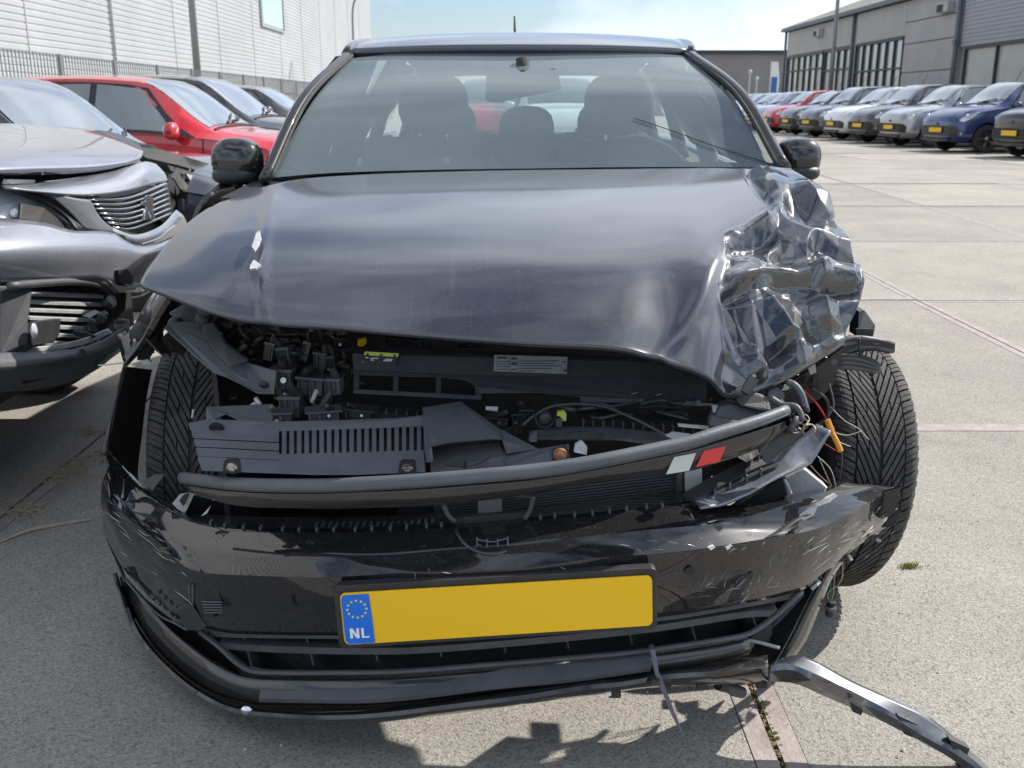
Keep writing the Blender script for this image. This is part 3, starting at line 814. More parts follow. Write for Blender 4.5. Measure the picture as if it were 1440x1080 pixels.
# hanging edge of the bumper down to the lip
he = [(1166, 792), (1150, 822), (1134, 852), (1118, 884), (1102, 914), (1084, 944)]
hf = [(1182, 788), (1166, 812), (1152, 846), (1140, 876), (1126, 906), (1092, 948)]
MB().grid(skin([cr([P(x, y, 1.80 - .0006 * (y - 790)) for x, y in he], 16), cr([P(x, y, 1.84 - .0006 * (y - 790)) for x, y in hf], 16)], 3, False)).build('torn_bumper_edge', MT['bumper'], CAR, solid=.006, smooth=30)
MB().grid(skin([cr([P(x - 46, y + 4, 1.86 - .0006 * (y - 790)) for x, y in he], 16), cr([P(x - 2, y, 1.83 - .0006 * (y - 790)) for x, y in he], 16)], 3, False)).build('duct_wall', MT['dark'], CAR, solid=.004)
for pl, r in (([(1128, 834), (1100, 866), (1082, 884), (1074, 896)], .006), ([(1114, 840), (1086, 870), (1074, 882)], .004)):
    MB().tube(cr([P(x, y, 1.78) for x, y in pl], 14), r, 7).build('duct_edge', MT['plastic_mid'], CAR, smooth=True)
MB().prism([P(x, y, 1.76) for x, y in ((1072, 884), (1084, 872), (1086, 890), (1080, 906), (1052, 900))], (0, .01, 0)).build('duct_bracket', MT['plastic_mid'], CAR)
MB().tube(cr([P(1048, 899, 1.72), P(1070, 904, 1.72), P(1096, 911, 1.72)], 10), .0035, 6).build('duct_seal', MT['grey_white'], CAR)
MB().tube([P(1141, 828, 1.77), P(1148, 822, 1.77), P(1152, 818, 1.78)], .004, 6).build('duct_pin', MT['grey_white'], CAR)

# ---- detached lip trim lying out to the right
trim = thing('hanging_bumper_trim', 'detached strip of glossy black trim hanging off the bumper towards the ground', 'trim strip', tuple(P(1250, 1000, 1.6)))
t0 = [(1084, 932), (1128, 922), (1200, 958), (1260, 985), (1303, 1006), (1340, 1034), (1375, 1064), (1402, 1092), (1422, 1120)]
t1 = [(1080, 938), (1112, 934), (1190, 968), (1258, 1004), (1308, 1036), (1346, 1052), (1380, 1078), (1398, 1096), (1414, 1124)]
t2 = [(1080, 944), (1120, 944), (1170, 976), (1240, 1001), (1300, 1036), (1340, 1058), (1372, 1080), (1390, 1098), (1408, 1128)]
t3 = [(1080, 958), (1120, 962), (1170, 984), (1240, 1014), (1300, 1046), (1336, 1066), (1364, 1088), (1382, 1104), (1398, 1132)]
def trimrow(pts, dy, n=50):
    yy = np.interp([p[0] for p in pts], [1080, 1250, 1420], [1.62, 1.56, 1.50])
    return cr([P(x, y, a + dy) for (x, y), a in zip(pts, yy)], n)
MB().grid(skin([trimrow(t0, .030), trimrow(t1, .004), trimrow(t2, .0), trimrow(t3, .012), trimrow(t3, .05)], 4, False)).build('trim_face', MT['trim'], trim, smooth=28, solid=.004)
for x, y in ((1205, 987), (1277, 1018), (1350, 1052), (1224, 1000)):
    if x == 1224:
        continue
    yy = float(np.interp(x, [1080, 1250, 1420], [1.62, 1.56, 1.50]))
    MB().prism([P(x - 14, y - 12, yy + .004), P(x + 14, y + 1, yy + .004), P(x + 6, y + 19, yy + .006), P(x - 6, y + 14, yy + .006)], (0, .02, 0)).build('trim_clip', MT['plastic'], trim)
MB().prism([P(x, y, 1.57) for x, y in ((1348, 1076), (1364, 1088), (1360, 1100), (1348, 1094))], (0, .012, 0)).build('trim_clip', MT['plastic'], trim)

# ---- zip tie
zt = thing('zip_tie', 'long dark zip tie looped round the grille with its tail hanging over the ground', 'zip tie', tuple(B(920, 950, -.02)))
MB().grid([[B(x, y, o) for x, y, o in ((912, 908, .02), (914, 914, -.0), (920, 945, -.015), (926, 962, -.02), (944, 1005, -.03), (966, 1046, -.04))],
           [B(x, y, o) for x, y, o in ((919, 907, .02), (921, 914, -.0), (926, 944, -.015), (933, 960, -.02), (949, 1003, -.03), (967, 1045, -.04))]]).build('strap', mat('zip_tie_nylon', (.10, .10, .13), rough=.35), zt, solid=.0015)
MB().box(B(921, 958, -.02), (.016, .012, .010)).build('tie_head', MT['plastic'], zt, bevel=.001)
# dangling sensor plug under the lip
sp = thing('hanging_sensor', 'small grey plug dangling below the lower lip above the rusty rail', 'plug', tuple(B(1030, 968, .05)))
MB().tube([B(1018, 964, .05), B(1031, 970, .05), B(1044, 974, .05)], [.009, .012, .011], 10).build('plug_body', MT['plastic_mid'], sp, smooth=40)
MB().tube([B(1010, 962, .05), B(1019, 965, .05)], .012, 8).build('plug_cap', MT['plastic'], sp)
MB().tube([B(1044, 974, .05), B(1054, 977, .05)], .002, 6).build('plug_pin', MT['metal'], sp)

# ---- bar that carried the upper grille
tbt = [(257, 672, 1.78), (338, 681, 1.66), (438, 683, 1.60), (500, 681, 1.58), (588, 676, 1.57), (700, 667, 1.56), (760, 661, 1.565), (833, 650, 1.575), (960, 624, 1.62), (1003, 611, 1.645), (1066, 592, 1.69), (1106, 577, 1.73)]
t = cr([P(*q) for q in tbt], 70)
TUBE = MB().tube(t, [.0115] + [.0122] * 6 + [.0105], 14).build('grille_bar', MT['plastic_grey'], CAR, smooth=True)
MB().tube(t + np.array([0, -.011, -.004]), .0022, 6).build('bar_seam', MT['plastic_mid'], CAR)
s0 = [(259, 682), (340, 691), (438, 693), (500, 691), (588, 687), (700, 678), (760, 672), (860, 655), (960, 634), (1000, 624), (1060, 606), (1104, 592)]
s1 = [(278, 696), (340, 710), (438, 714), (500, 713), (620, 708), (735, 694), (833, 677), (937, 666), (970, 661), (1012, 648), (1060, 632), (1098, 610)]
yb_ = lambda x: float(np.interp(x, [q[0] for q in tbt], [q[2] for q in tbt]))
g0 = cr([P(x, y, yb_(x) + .004) for x, y in s0], 60)
g1 = cr([P(x, y, yb_(x) + .016) for x, y in s1], 60)
g1b = g1 + np.array([0, .03, -.002])
MB().grid(skin([g0, .5 * (g0 + g1) + np.array([0, -.004, 0]), g1], 4)).build('grille_strip', MT['gloss'], CAR, smooth=40, solid=.003)
def stripe(pl, m, name):
    MB().prism([P(x, y, yb_(x) - .0015) for x, y in pl], (0, .003, 0)).build(name, MT[m], CAR)
stripe([(937, 667), (948, 643), (979, 637), (969, 662)], 'cream', 'white_stripe')
stripe([(979, 657), (990, 634), (1021, 627), (1012, 649)], 'red', 'red_stripe')
# bracket for the badge under the strip and its hooks
MB().prism([P(x, y, 1.64) for x, y in ((672, 698), (706, 696), (706, 724), (672, 726))], (0, .006, 0)).build('badge_bracket', MT['plastic_mid'], CAR, bevel=.001)
MB().prism([P(x, y, 1.63) for x, y in ((640, 728), (740, 720), (746, 732), (640, 738))], (0, .01, 0)).build('badge_shelf', MT['plastic'], CAR)
for pl in ([(624, 710), (630, 724), (640, 734)], [(750, 698), (746, 716), (738, 730)]):
    MB().tube(cr([P(x, y, 1.62) for x, y in pl], 8), .0045, 8).build('bracket_hook', MT['plastic_mid'], CAR, smooth=True)
MB().tube(cr([P(x, y, 1.615) for x, y in ((630, 706), (660, 700), (690, 699), (730, 698), (746, 700))], 10), .003, 6).build('bracket_loop', MT['plastic'], CAR)

# ================================================================== engine bay
def slab_poly(pl, ext, name, m, parent=None, bevel=0, smooth=False):
    return MB().prism([P(*q) for q in pl], ext).build(name, MT[m], parent or CAR, bevel=bevel, smooth=smooth)

# dark shell of the bay
b = MB()
b.grid([[(-.70, 2.45, .95), (.70, 2.45, .95)], [(-.70, 2.40, .25), (.70, 2.40, .25)]])
b.grid([[(-.70, 2.40, .25), (-.05, 2.40, .25)], [(-.62, 1.72, .22), (-.05, 1.72, .22)]])
b.build('bulkhead', MT['dark'], CAR, solid=.01)
for s in (-1, 1):
    ya_ = 1.95 if s < 0 else 2.25
    MB().grid([[(s * .60, ya_, .74), (s * .60, 2.45, .90)], [(s * .58, ya_ - .05, .25), (s * .60, 2.40, .25)]]).build('inner_wing', MT['dark'], CAR, solid=.01)

# radiator with its fins low behind the bumper
rad = MB().prism([P(x, y, 1.80) for x, y in ((560, 694), (1000, 640), (1000, 706), (560, 740))], (0, .02, 0)).build('radiator', MT['dark'], CAR)
for i in range(13):
    f = i / 12
    a, c = P(610, 697 + f * 44, 1.785), P(958, 652 + f * 50, 1.785)
    MB().prism([a, c, c + np.array([0, 0, -.004]), a + np.array([0, 0, -.004])], (0, .012, 0)).build('radiator_fin', MT['plastic_mid'], rad)
slab_poly([(951, 668, 1.76), (961, 664, 1.76), (961, 692, 1.76), (951, 694, 1.76)], (0, .02, 0), 'radiator_tank', 'dirty_metal', bevel=.002)
slab_poly([(963, 664, 1.755), (987, 656, 1.755), (988, 682, 1.755), (964, 692, 1.755)], (0, .02, 0), 'radiator_end', 'grey_white', bevel=.002)

# grey air guide panel with vent slots on the left of the lock carrier
def panelY(y):
    return float(np.interp(y, [565, 600, 640, 668], [1.80, 1.765, 1.70, 1.655]))
def PP(x, y, o=0.0):
    return P(x, y, panelY(y) + o)
x0s, pitch, sw = 395.5, 10.55, 5.6
vt = lambda x: 605.5 - (x - 395) * .033
vb = lambda x: 642.0 - (x - 395) * .028
def strip_quad(b, pts, th=.004):
    b.prism([PP(x, y) for x, y in pts], (0, th, th * .5))
b = MB()
strip_quad(b, [(265, 597), (290, 592), (392, 594), (392, 612), (268, 606)])
for (ya, yb2) in ((608, 616), (619.5, 628), (631.5, 641)):
    strip_quad(b, [(269 + (ya - 606) * .25, ya), (392, ya + 6), (392, yb2 + 6), (269 + (yb2 - 606) * .25, yb2)])
strip_quad(b, [(278, 644), (392, 650), (596, 642), (598, 664), (500, 668), (440, 668), (284, 662)])
strip_quad(b, [(392, 595), (480, 593), (560, 590), (595, 586), (596, vt(596) + 1), (392, vt(392) + 1)])
strip_quad(b, [(392, vb(392) - 1), (596, vb(596) - 1), (596, 641), (392, 649)])
PANEL = b.build('air_guide_panel', MT['plastic_grey'], CAR, bevel=.001)
for i in range(20):
    xa = x0s - 3.5 + i * pitch + sw - 1.2
    xb = xa + pitch - sw + .8
    if i == 19:
        xb = 596
    MB().prism([PP(x, y) for x, y in ((xa, vt(xa) - 1), (xb, vt(xb) - 1), (xb, vb(xb) + 1), (xa, vb(xa) + 1))], (0, .006, .002)).build('vent_slat', MT['plastic_grey'], PANEL)
MB().prism([PP(x, y, .03) for x, y in ((272, 600), (596, 596), (596, 650), (285, 655))], (0, .004, 0)).build('panel_backing', MT['dark'], PANEL)
slab_poly([(289, 591, 1.79), (290, 573, 1.83), (383, 569, 1.83), (383, 594, 1.78), (345, 596, 1.775), (318, 583, 1.80), (300, 590, 1.785)], (0, .006, .0), 'panel_block', 'plastic_grey', PANEL, bevel=.002)
q = PP(305, 602, -.004)
MB().lathe([(.0001, .003), (.0125, .003), (.0135, -.001), (.0145, .001)], 20, Matrix.Translation(q) @ Matrix.Rotation(R(115), 4, 'X')).build('panel_hole', MT['dark'], PANEL)
for (x, y) in ((326, 657), (573, 658)):
    pl = [(x - 13, y + 8), (x - 11, y - 8), (x - 7, y - 11), (x + 9, y - 11), (x + 11, y - 8), (x + 12, y + 8)]
    MB().prism([PP(a, c, -.003) for a, c in pl], (0, .005, .0)).build('bolt_recess', MT['dark'], PANEL)
    q = PP(x, y + 3, -.006)
    mx = Matrix.Translation(q) @ Matrix.Rotation(R(105), 4, 'X')
    MB().lathe([(.0001, .004), (.004, .004), (.006, .003), (.0065, 0), (.0105, -.001), (.011, -.004)], 12, mx).build('bolt', MT['metal'], PANEL, smooth=40)
# funnel of the intake
fu = [(594, 573, 1.80), (648, 564, 1.83), (703, 603, 1.76), (706, 618, 1.70), (690, 617, 1.69), (640, 621, 1.68), (612, 625, 1.68), (604, 630, 1.68)]
slab_poly(fu, (0, .004, -.003), 'intake_funnel', 'plastic_grey', PANEL, bevel=.0015)
slab_poly([(594, 573, 1.80), (604, 630, 1.68), (606, 650, 1.67), (598, 650, 1.69)], (.004, .002, 0), 'funnel_side', 'plastic_grey', PANEL)
slab_poly([(703, 603, 1.76), (757, 631, 1.69), (712, 638, 1.67), (706, 618, 1.70)], (0, .004, -.003), 'funnel_flank', 'plastic_grey', PANEL)
slab_poly([(604, 632, 1.72), (700, 622, 1.72), (712, 640, 1.68), (712, 655, 1.67), (606, 664, 1.67)], (0, .004, -.003), 'funnel_floor', 'plastic_mid', PANEL)
slab_poly([(610, 624, 1.74), (690, 617, 1.74), (690, 636, 1.735), (612, 640, 1.735)], (0, .004, -.0), 'funnel_throat', 'dark', PANEL)
MB().tube(cr([P(607, 646, 1.665), P(630, 654, 1.66), P(652, 656, 1.66), P(672, 652, 1.665), P(690, 642, 1.67)], 16), .0014, 6).build('funnel_cable', MT['plastic'], PANEL)
MB().box(P(654, 654, 1.655), (.005, .006, .012)).build('funnel_clip', MT['dark'], PANEL)
slab_poly([(712, 640, 1.68), (757, 631, 1.69), (800, 624, 1.67), (800, 648, 1.63), (712, 657, 1.64)], (0, .004, -.003), 'latch_plate', 'plastic_grey', PANEL, bevel=.001)
slab_poly([(776, 632, 1.655), (797, 626, 1.655), (803, 645, 1.635), (776, 648, 1.635)], (0, .003, 0), 'bolt_recess', 'dark', PANEL)
mx = Matrix.Translation(P(788, 640, 1.632)) @ Matrix.Rotation(R(105), 4, 'X')
MB().lathe([(.0001, .004), (.004, .004), (.007, .002), (.008, 0), (.012, -.001), (.012, -.005)], 14, mx).build('bolt', MT['rust'], PANEL, smooth=40)
slab_poly([(807, 636, 1.64), (809, 626, 1.65), (818, 621, 1.65), (826, 630, 1.645), (825, 640, 1.64)], (0, .012, 0), 'latch_tab', 'grey_white', PANEL, bevel=.001)

# black cowl over the radiator with stickers and three windows
def cowl(pl, m='plastic_mid', th=(0, .004, -.002), name='radiator_cowl', parent=None, bevel=.001):
    return slab_poly(pl, th, name, m, parent, bevel)
CW = cowl([(497, 489, 1.98), (560, 488, 1.98), (700, 494, 1.98), (800, 497, 1.98), (920, 500, 1.98), (960, 503, 1.98), (993, 508, 1.98), (993, 516, 1.94), (920, 508, 1.94), (700, 502, 1.94), (497, 497, 1.94)])
cowl([(495, 497, 1.942), (700, 503, 1.942), (920, 509, 1.942), (993, 517, 1.942), (993, 532, 1.93), (700, 529, 1.93), (497, 521, 1.93)], 'plastic', name='cowl_face', parent=CW)
cowl([(497, 521, 1.928), (700, 529, 1.928), (993, 532, 1.928), (993, 566, 1.88), (817, 566, 1.88), (815, 558, 1.885), (760, 552, 1.895), (677, 553, 1.893), (672, 545, 1.90), (656, 535, 1.915), (625, 531, 1.92), (497, 527, 1.92)], name='cowl_shelf', parent=CW)
for xa, xb in ((497, 505), (553, 560), (613, 620), (668, 677)):
    k = (xa - 497) * .045
    cowl([(xa, 524 + k, 1.922), (xb, 524 + k, 1.922), (xb, 553 + k, 1.885), (xa, 552 + k, 1.885)], name='cowl_rib', parent=CW)
cowl([(497, 547, 1.889), (677, 556, 1.889), (677, 562, 1.883), (497, 553, 1.883)], name='cowl_sill', parent=CW)
cowl([(504, 540, 1.94), (670, 547, 1.94), (670, 556, 1.92), (504, 549, 1.92)], 'plastic', name='cowl_ledge', parent=CW)
for x, y in ((892, 553), (905, 560), (926, 555)):
    MB().tube([P(x - 4, y + 1, 1.893), P(x + 4, y - 1, 1.893)], .0009, 5).build('scratch_mark', MT['grey_white'], CW)
S1 = slab_poly([(513, 494, 1.935), (561, 497, 1.935), (556, 514, 1.927), (511, 511, 1.927)], (0, .002, 0), 'warning_label', 'sticker_dark', CW)
slab_poly([(513, 494.3, 1.9335), (561, 497, 1.9335), (559, 502, 1.9325), (512, 499.3, 1.9325)], (0, .001, 0), 'label_band', 'lime', S1)
for k, x in enumerate((517, 536, 555)):
    slab_poly([(x - 2.4, 499.6 + k * .9, 1.9318), (x, 495.6 + k * .9, 1.9325), (x + 2.4, 499.8 + k * .9, 1.9318)], (0, .0006, 0), 'label_triangle', 'sticker_dark', S1)
for y, xs in ((503, (514, 518)), (504, (521, 532)), (506.5, (521, 526)), (505.5, (541, 552)), (507.5, (539, 551)), (510, (514, 524)), (511.5, (526, 543)), (512, (546, 555)), (509, (510, 512))):
    slab_poly([(xs[0], y - .9, 1.9295), (xs[1], y - .6, 1.9295), (xs[1], y + .7, 1.929), (xs[0], y + .4, 1.929)], (0, .0006, 0), 'label_text', 'white', S1)
S2 = slab_poly([(695, 499, 1.938), (798, 502, 1.938), (797, 526, 1.926), (694, 522, 1.926)], (0, .002, 0), 'data_label', 'sticker', CW)
for x0_, x1_, y, h in ((699, 713, 503, 3), (719, 727, 503.5, 3.2), (719, 727, 511, 4.5), (719, 727, 519, 1.6), (698, 716, 508.5, .8), (698, 716, 512, .8), (698, 716, 515.5, .8), (698, 714, 519, 1),
                       (731, 786, 506.5, .8), (731, 780, 510, .8), (731, 788, 513.5, .8), (731, 776, 517, .8), (731, 752, 520.5, 1), (790, 796, 506, 1.5), (792, 797, 518, 3)):
    k = (x0_ - 695) * .03
    f = (y - 500) / 24
    slab_poly([(x0_, y + k - h / 2, 1.9365 - .011 * f), (x1_, y + k - h / 2, 1.9365 - .011 * f), (x1_, y + k + h / 2, 1.936 - .011 * f), (x0_, y + k + h / 2, 1.936 - .011 * f)], (0, .0006, 0), 'label_text', 'sticker_dark', S2)
for pl in ([(717, 501), (717, 524)], [(729, 502), (729, 525)]):
    MB().tube([P(x, y, 1.9355 if y < 510 else 1.9255) for x, y in pl], .0004, 4).build('label_line', MT['sticker_dark'], S2)
# yellow dipstick grip
slab_poly([(502, 487, 1.99), (503, 477, 2.0), (514, 475, 2.0), (515, 484, 1.99), (509, 488, 1.985)], (0, .012, 0), 'dipstick_grip', 'yellow', bevel=.002)

# lamp support bracket on the left
brk = [(230, 461, 1.93), (245, 475, 1.92), (262, 490, 1.91), (275, 503, 1.90), (300, 524, 1.88), (320, 531, 1.87), (340, 541, 1.86), (362, 553, 1.84), (385, 554, 1.84), (389, 521, 1.86), (372, 516, 1.88), (350, 510, 1.90), (330, 495, 1.92), (310, 478, 1.94), (297, 468, 1.95), (286, 457, 1.97), (258, 452, 1.97), (236, 455, 1.95)]
BR = slab_poly(brk, (0, .006, -.004), 'lamp_bracket', 'plastic_grey', bevel=.002)
slab_poly([(284, 458, 1.945), (300, 454, 1.95), (318, 484, 1.91), (350, 507, 1.885), (322, 516, 1.87), (300, 492, 1.90), (285, 468, 1.93)], (0, .012, 0), 'bracket_ridge', 'plastic_mid', BR, bevel=.003)
slab_poly([(300, 468, 1.925), (308, 466, 1.925), (314, 470, 1.92), (304, 473, 1.92)], (0, .004, 0), 'bracket_slot', 'dark', BR)
for x, y in ((246, 457), (285, 450), (288, 436)):
    MB().lathe([(.0001, .004), (.012, .004), (.016, 0), (.018, -.006)], 16, Matrix.Translation(P(x, y, 1.99)) @ Matrix.Rotation(R(75), 4, 'X')).build('bracket_cup', MT['plastic'], BR, smooth=True)
MB().lathe([(.0001, .003), (.006, .003), (.007, 0), (.010, -.001)], 12, Matrix.Translation(P(371, 541, 1.845)) @ Matrix.Rotation(R(110), 4, 'X')).build('bolt', MT['plastic'], BR, smooth=True)
slab_poly([(236, 440, 2.02), (262, 425, 2.04), (310, 432, 2.04), (330, 452, 2.02), (300, 460, 2.0), (250, 452, 2.0)], (0, .05, -.01), 'wing_rail', 'plastic_mid', bevel=.004)

# crowded left half of the bay
rnd = random.Random(5)
def lump(x, y, Y, w, h, d, m, name, rot=0):
    """a housing with ribs, a flange and a stub, so that the bay reads as castings and plugs"""
    c = P(x, y, Y)
    rm = Matrix.Rotation(R(rot), 3, 'Y') @ Matrix.Rotation(R(rnd.uniform(-14, 14)), 3, 'Z')
    def at(a, b_, c_):
        return np.array(c) + np.array(rm @ Vector((a * w, b_ * d, c_ * h)))
    b = MB()
    b.box(at(0, .1, -.05), (w * .82, d * .8, h * .8), rm)
    b.box(at(0, .0, .34), (w * 1.0, d * .9, h * .14), rm)
    for k in range(rnd.randint(2, 4)):
        b.box(at(-.38 + .26 * k, -.36, -.1), (w * .06, d * .2, h * .7), rm)
    o = b.build(name, MT[m], CAR, bevel=min(w, h) * .06)
    if rnd.random() < .8:
        q = at(rnd.uniform(-.3, .3), -.1, .4)
        e = np.array(rm @ Vector((rnd.uniform(-.3, .3) * w, -.3 * d, .45 * h)))
        MB().tube([q, q + e * .5, q + e], [min(w, h) * .22, min(w, h) * .22, min(w, h) * .16], 9).build('stub', MT[rnd.choice(['dark', 'plastic', 'dirty_metal'])], o, smooth=40)
    if rnd.random() < .6:
        q = at(rnd.uniform(-.3, .3), -.5, rnd.uniform(-.2, .2))
        MB().tube([q, q + np.array([0, -.006, .002])], min(w, h) * .12, 8).build('screw', MT[rnd.choice(['dirty_metal', 'metal', 'dark'])], o, smooth=40)
mx = Matrix.Translation(P(353, 471, 2.02)) @ Matrix.Rotation(R(95), 4, 'X')
MB().lathe([(.0001, .012), (.006, .012), (.008, .006), (.016, .005), (.017, 0), (.024, -.002), (.026, -.02), (.03, -.03)], 18, mx).build('pulley', MT['dirty_metal'], CAR, smooth=30)
slab_poly([(345, 452, 2.02), (410, 455, 2.02), (440, 462, 2.02), (436, 472, 2.0), (400, 473, 2.0), (372, 470, 2.0)], (0, .06, 0), 'engine_cover', 'dirty_metal', bevel=.004)
slab_poly([(370, 474, 1.99), (420, 476, 1.99), (430, 482, 1.99), (380, 484, 1.985)], (0, .03, 0), 'engine_bracket', 'dirty_metal', bevel=.002)
for x, y, Y, w, h, d, m, r in (
    (379, 492, 1.96, .022, .045, .03, 'dirty_metal', 12), (402, 500, 1.95, .03, .05, .03, 'plastic_mid', -8), (432, 492, 1.97, .018, .05, .03, 'dirty_metal', 18),
    (415, 492, 1.98, .02, .03, .03, 'dirty_metal', 40), (452, 505, 1.96, .03, .04, .03, 'plastic_mid', 5), (468, 512, 1.95, .022, .05, .03, 'plastic', -10),
    (398, 530, 1.90, .05, .05, .05, 'plastic_mid', 0), (440, 540, 1.90, .06, .045, .05, 'plastic_mid', 3), (470, 540, 1.90, .035, .04, .05, 'plastic_grey', 0),
    (410, 568, 1.86, .045, .05, .05, 'plastic_mid', 0), (455, 582, 1.82, .07, .026, .05, 'plastic_mid', 0), (500, 578, 1.84, .09, .022, .05, 'plastic', 2),
    (398, 586, 1.82, .04, .03, .04, 'plastic_mid', 0), (475, 480, 2.02, .03, .03, .04, 'dark', 10), (340, 440, 2.06, .03, .03, .03, 'plastic', 25),
    (322, 452, 2.03, .02, .025, .03, 'dirty_metal', 30), (440, 472, 2.03, .05, .03, .04, 'dark', 0), (486, 526, 1.96, .02, .06, .03, 'dark', 5),
    (560, 480, 2.08, .06, .03, .05, 'dark', 10), (600, 482, 2.08, .05, .03, .05, 'plastic', -8), (660, 490, 2.06, .05, .012, .04, 'plastic_mid', 2)):
    lump(x, y, Y, w, h, d, m, 'engine_block_piece', r)
for i, x in enumerate((394, 408, 420, 436)):
    MB().tube([P(x, 548, 1.885), P(x + 1, 562, 1.875)], .0028, 6).build('carrier_fin', MT['plastic_mid'], CAR)
for x0_, y0_, x1_, y1_ in ((402, 553, 396, 570), (446, 548, 438, 566), (362, 566, 352, 572), (360, 560, 366, 570)):
    MB().tube([P(x0_, y0_, 1.86), P(x1_, y1_, 1.85)], [.005, .004], 8).build('carrier_stud', MT['grey_white'], CAR, smooth=True)
for i in range(38):
    x, y = rnd.uniform(318, 480), rnd.uniform(448, 560)
    pts = [P(x, y, 1.99)]
    for k in range(4):
        x += rnd.uniform(-16, 20); y += rnd.uniform(-10, 14)
        pts.append(P(x, min(max(y, 446), 560), rnd.uniform(1.94, 2.02)))
    MB().tube(cr(pts, 16), rnd.choice([.0015, .002, .003, .0045, .006]), 7).build('engine_hose', MT[rnd.choice(['dark', 'plastic', 'plastic_mid', 'dirty_metal'])], CAR, smooth=True)
# small castings, brackets and clips filling the gaps on the left
for i in range(95):
    x, y = rnd.uniform(300, 492), rnd.uniform(446, 592)
    if x < 392 and y > 500 + (x - 300) * .2:
        continue
    Yd = float(np.interp(y, [446, 520, 592], [2.06, 1.97, 1.84])) + rnd.uniform(-.015, .03)
    mm_ = MT[rnd.choice(['plastic', 'plastic_mid', 'dirty_metal', 'plastic_mid', 'dark'])]
    c = P(x, y, Yd)
    k = rnd.random()
    if k < .4:
        shard(c, rnd.uniform(.012, .04), .004, rnd.uniform(.010, .03), rnd, 'engine_bracket', mm_, CAR)
    elif k < .7:
        a = np.array([rnd.uniform(-1, 1), rnd.uniform(-.6, .2), rnd.uniform(-1, 1)]) * rnd.uniform(.012, .028)
        r_ = rnd.uniform(.003, .008)
        MB().tube([c - a, c - a * .2, c + a * .3, c + a], [r_, r_ * 1.3, r_ * 1.3, r_ * .8], 9).build('engine_fitting', mm_, CAR, smooth=40)
    else:
        rm = Matrix.Rotation(rnd.uniform(-.5, .5), 3, 'Y') @ Matrix.Rotation(rnd.uniform(-.5, .5), 3, 'Z')
        b = MB()
        w_, h_ = rnd.uniform(.012, .03), rnd.uniform(.010, .024)
        b.box(c, (w_, .02, h_), rm)
        b.box(c + np.array([0, -.008, h_ * .5]), (w_ * 1.25, .012, h_ * .2), rm)
        b.box(c + np.array([w_ * .3, -.012, -h_ * .1]), (w_ * .2, .012, h_ * .6), rm)
        b.build('engine_plug', mm_, CAR, bevel=.001)
MB().box(P(389, 594, 1.79), (.006, .008, .008)).build('pale_clip', MT['white'], CAR)
# carrier shelf with ribs between panel and cowl
slab_poly([(480, 566, 1.87), (600, 578, 1.87), (596, 590, 1.82), (470, 592, 1.82)], (0, .01, 0), 'lock_carrier', 'plastic', bevel=.001)
for i in range(8):
    x = 500 + i * 14.5
    MB().box(P(x, 576 + i * 1.2, 1.845), (.003, .02, .012)).build('carrier_fin', MT['plastic_mid'], CAR)

# right half: carrier beam with cables, sensor and clips
cb = [(745, 606, 1.78), (790, 600, 1.80), (855, 600, 1.80), (960, 612, 1.78), (985, 622, 1.76), (960, 632, 1.74), (860, 618, 1.74), (760, 616, 1.74), (742, 620, 1.74)]
slab_poly(cb, (0, .02, -.006), 'lock_carrier', 'plastic_mid', bevel=.003)
slab_poly([(798, 612, 1.737), (808, 607, 1.74), (824, 608, 1.74), (832, 617, 1.735), (798, 617, 1.735)], (0, .004, 0), 'carrier_opening', 'dark')
slab_poly([(841, 610, 1.737), (850, 611, 1.737), (849, 616, 1.735), (840, 616, 1.735)], (0, .004, 0), 'carrier_opening', 'dark')
slab_poly([(805, 576, 1.86), (830, 574, 1.87), (1000, 590, 1.86), (1000, 606, 1.80), (960, 600, 1.81), (820, 590, 1.82)], (0, .01, -.004), 'carrier_shelf', 'plastic', bevel=.002)
for i in range(14):
    x = 820 + i * 14
    MB().box(P(x, 593 + i * .9, 1.80), (.0025, .018, .012)).build('carrier_fin', MT['plastic_mid'], CAR)
slab_poly([(745, 612, 1.75), (756, 607, 1.755), (755, 622, 1.735), (744, 622, 1.735)], (0, .012, 0), 'carrier_post', 'plastic_grey', bevel=.002)
mx = Matrix.Translation(P(767, 590, 1.80)) @ Matrix.Rotation(R(100), 4, 'X')
MB().lathe([(.0001, .006), (.006, .006), (.0075, .002), (.012, .001), (.0125, -.01)], 16, mx).build('horn', MT['dirty_metal'], CAR, smooth=30)
slab_poly([(784, 579, 1.80), (793, 578, 1.80), (797, 583, 1.80), (796, 592, 1.79), (788, 592, 1.79), (789, 586, 1.79), (783, 585, 1.79)], (0, .01, 0), 'yellow_clip', 'lime', bevel=.001)
MB().box(P(786, 594, 1.785), (.012, .012, .014)).build('yellow_clip_base', MT['plastic_mid'], CAR, bevel=.001)
MB().tube([P(683, 574, 1.86), P(700, 575.5, 1.86)], [.004, .0055], 8).build('white_connector', MT['white'], CAR, smooth=40)
MB().tube(cr([P(735, 598, 1.80), P(752, 584, 1.81), P(775, 572, 1.82), (P(810, 568, 1.83)), P(850, 572, 1.83), P(890, 588, 1.80), P(920, 603, 1.77), P(936, 612, 1.75)], 40), .0028, 8).build('bonnet_cable', MT['plastic_mid'], CAR, smooth=True)
MB().tube(cr([P(752, 584, 1.80), P(758, 598, 1.785), P(768, 601, 1.78), P(778, 594, 1.785), P(782, 582, 1.80)], 20), .0025, 6).build('horn_cable', MT['dark'], CAR)
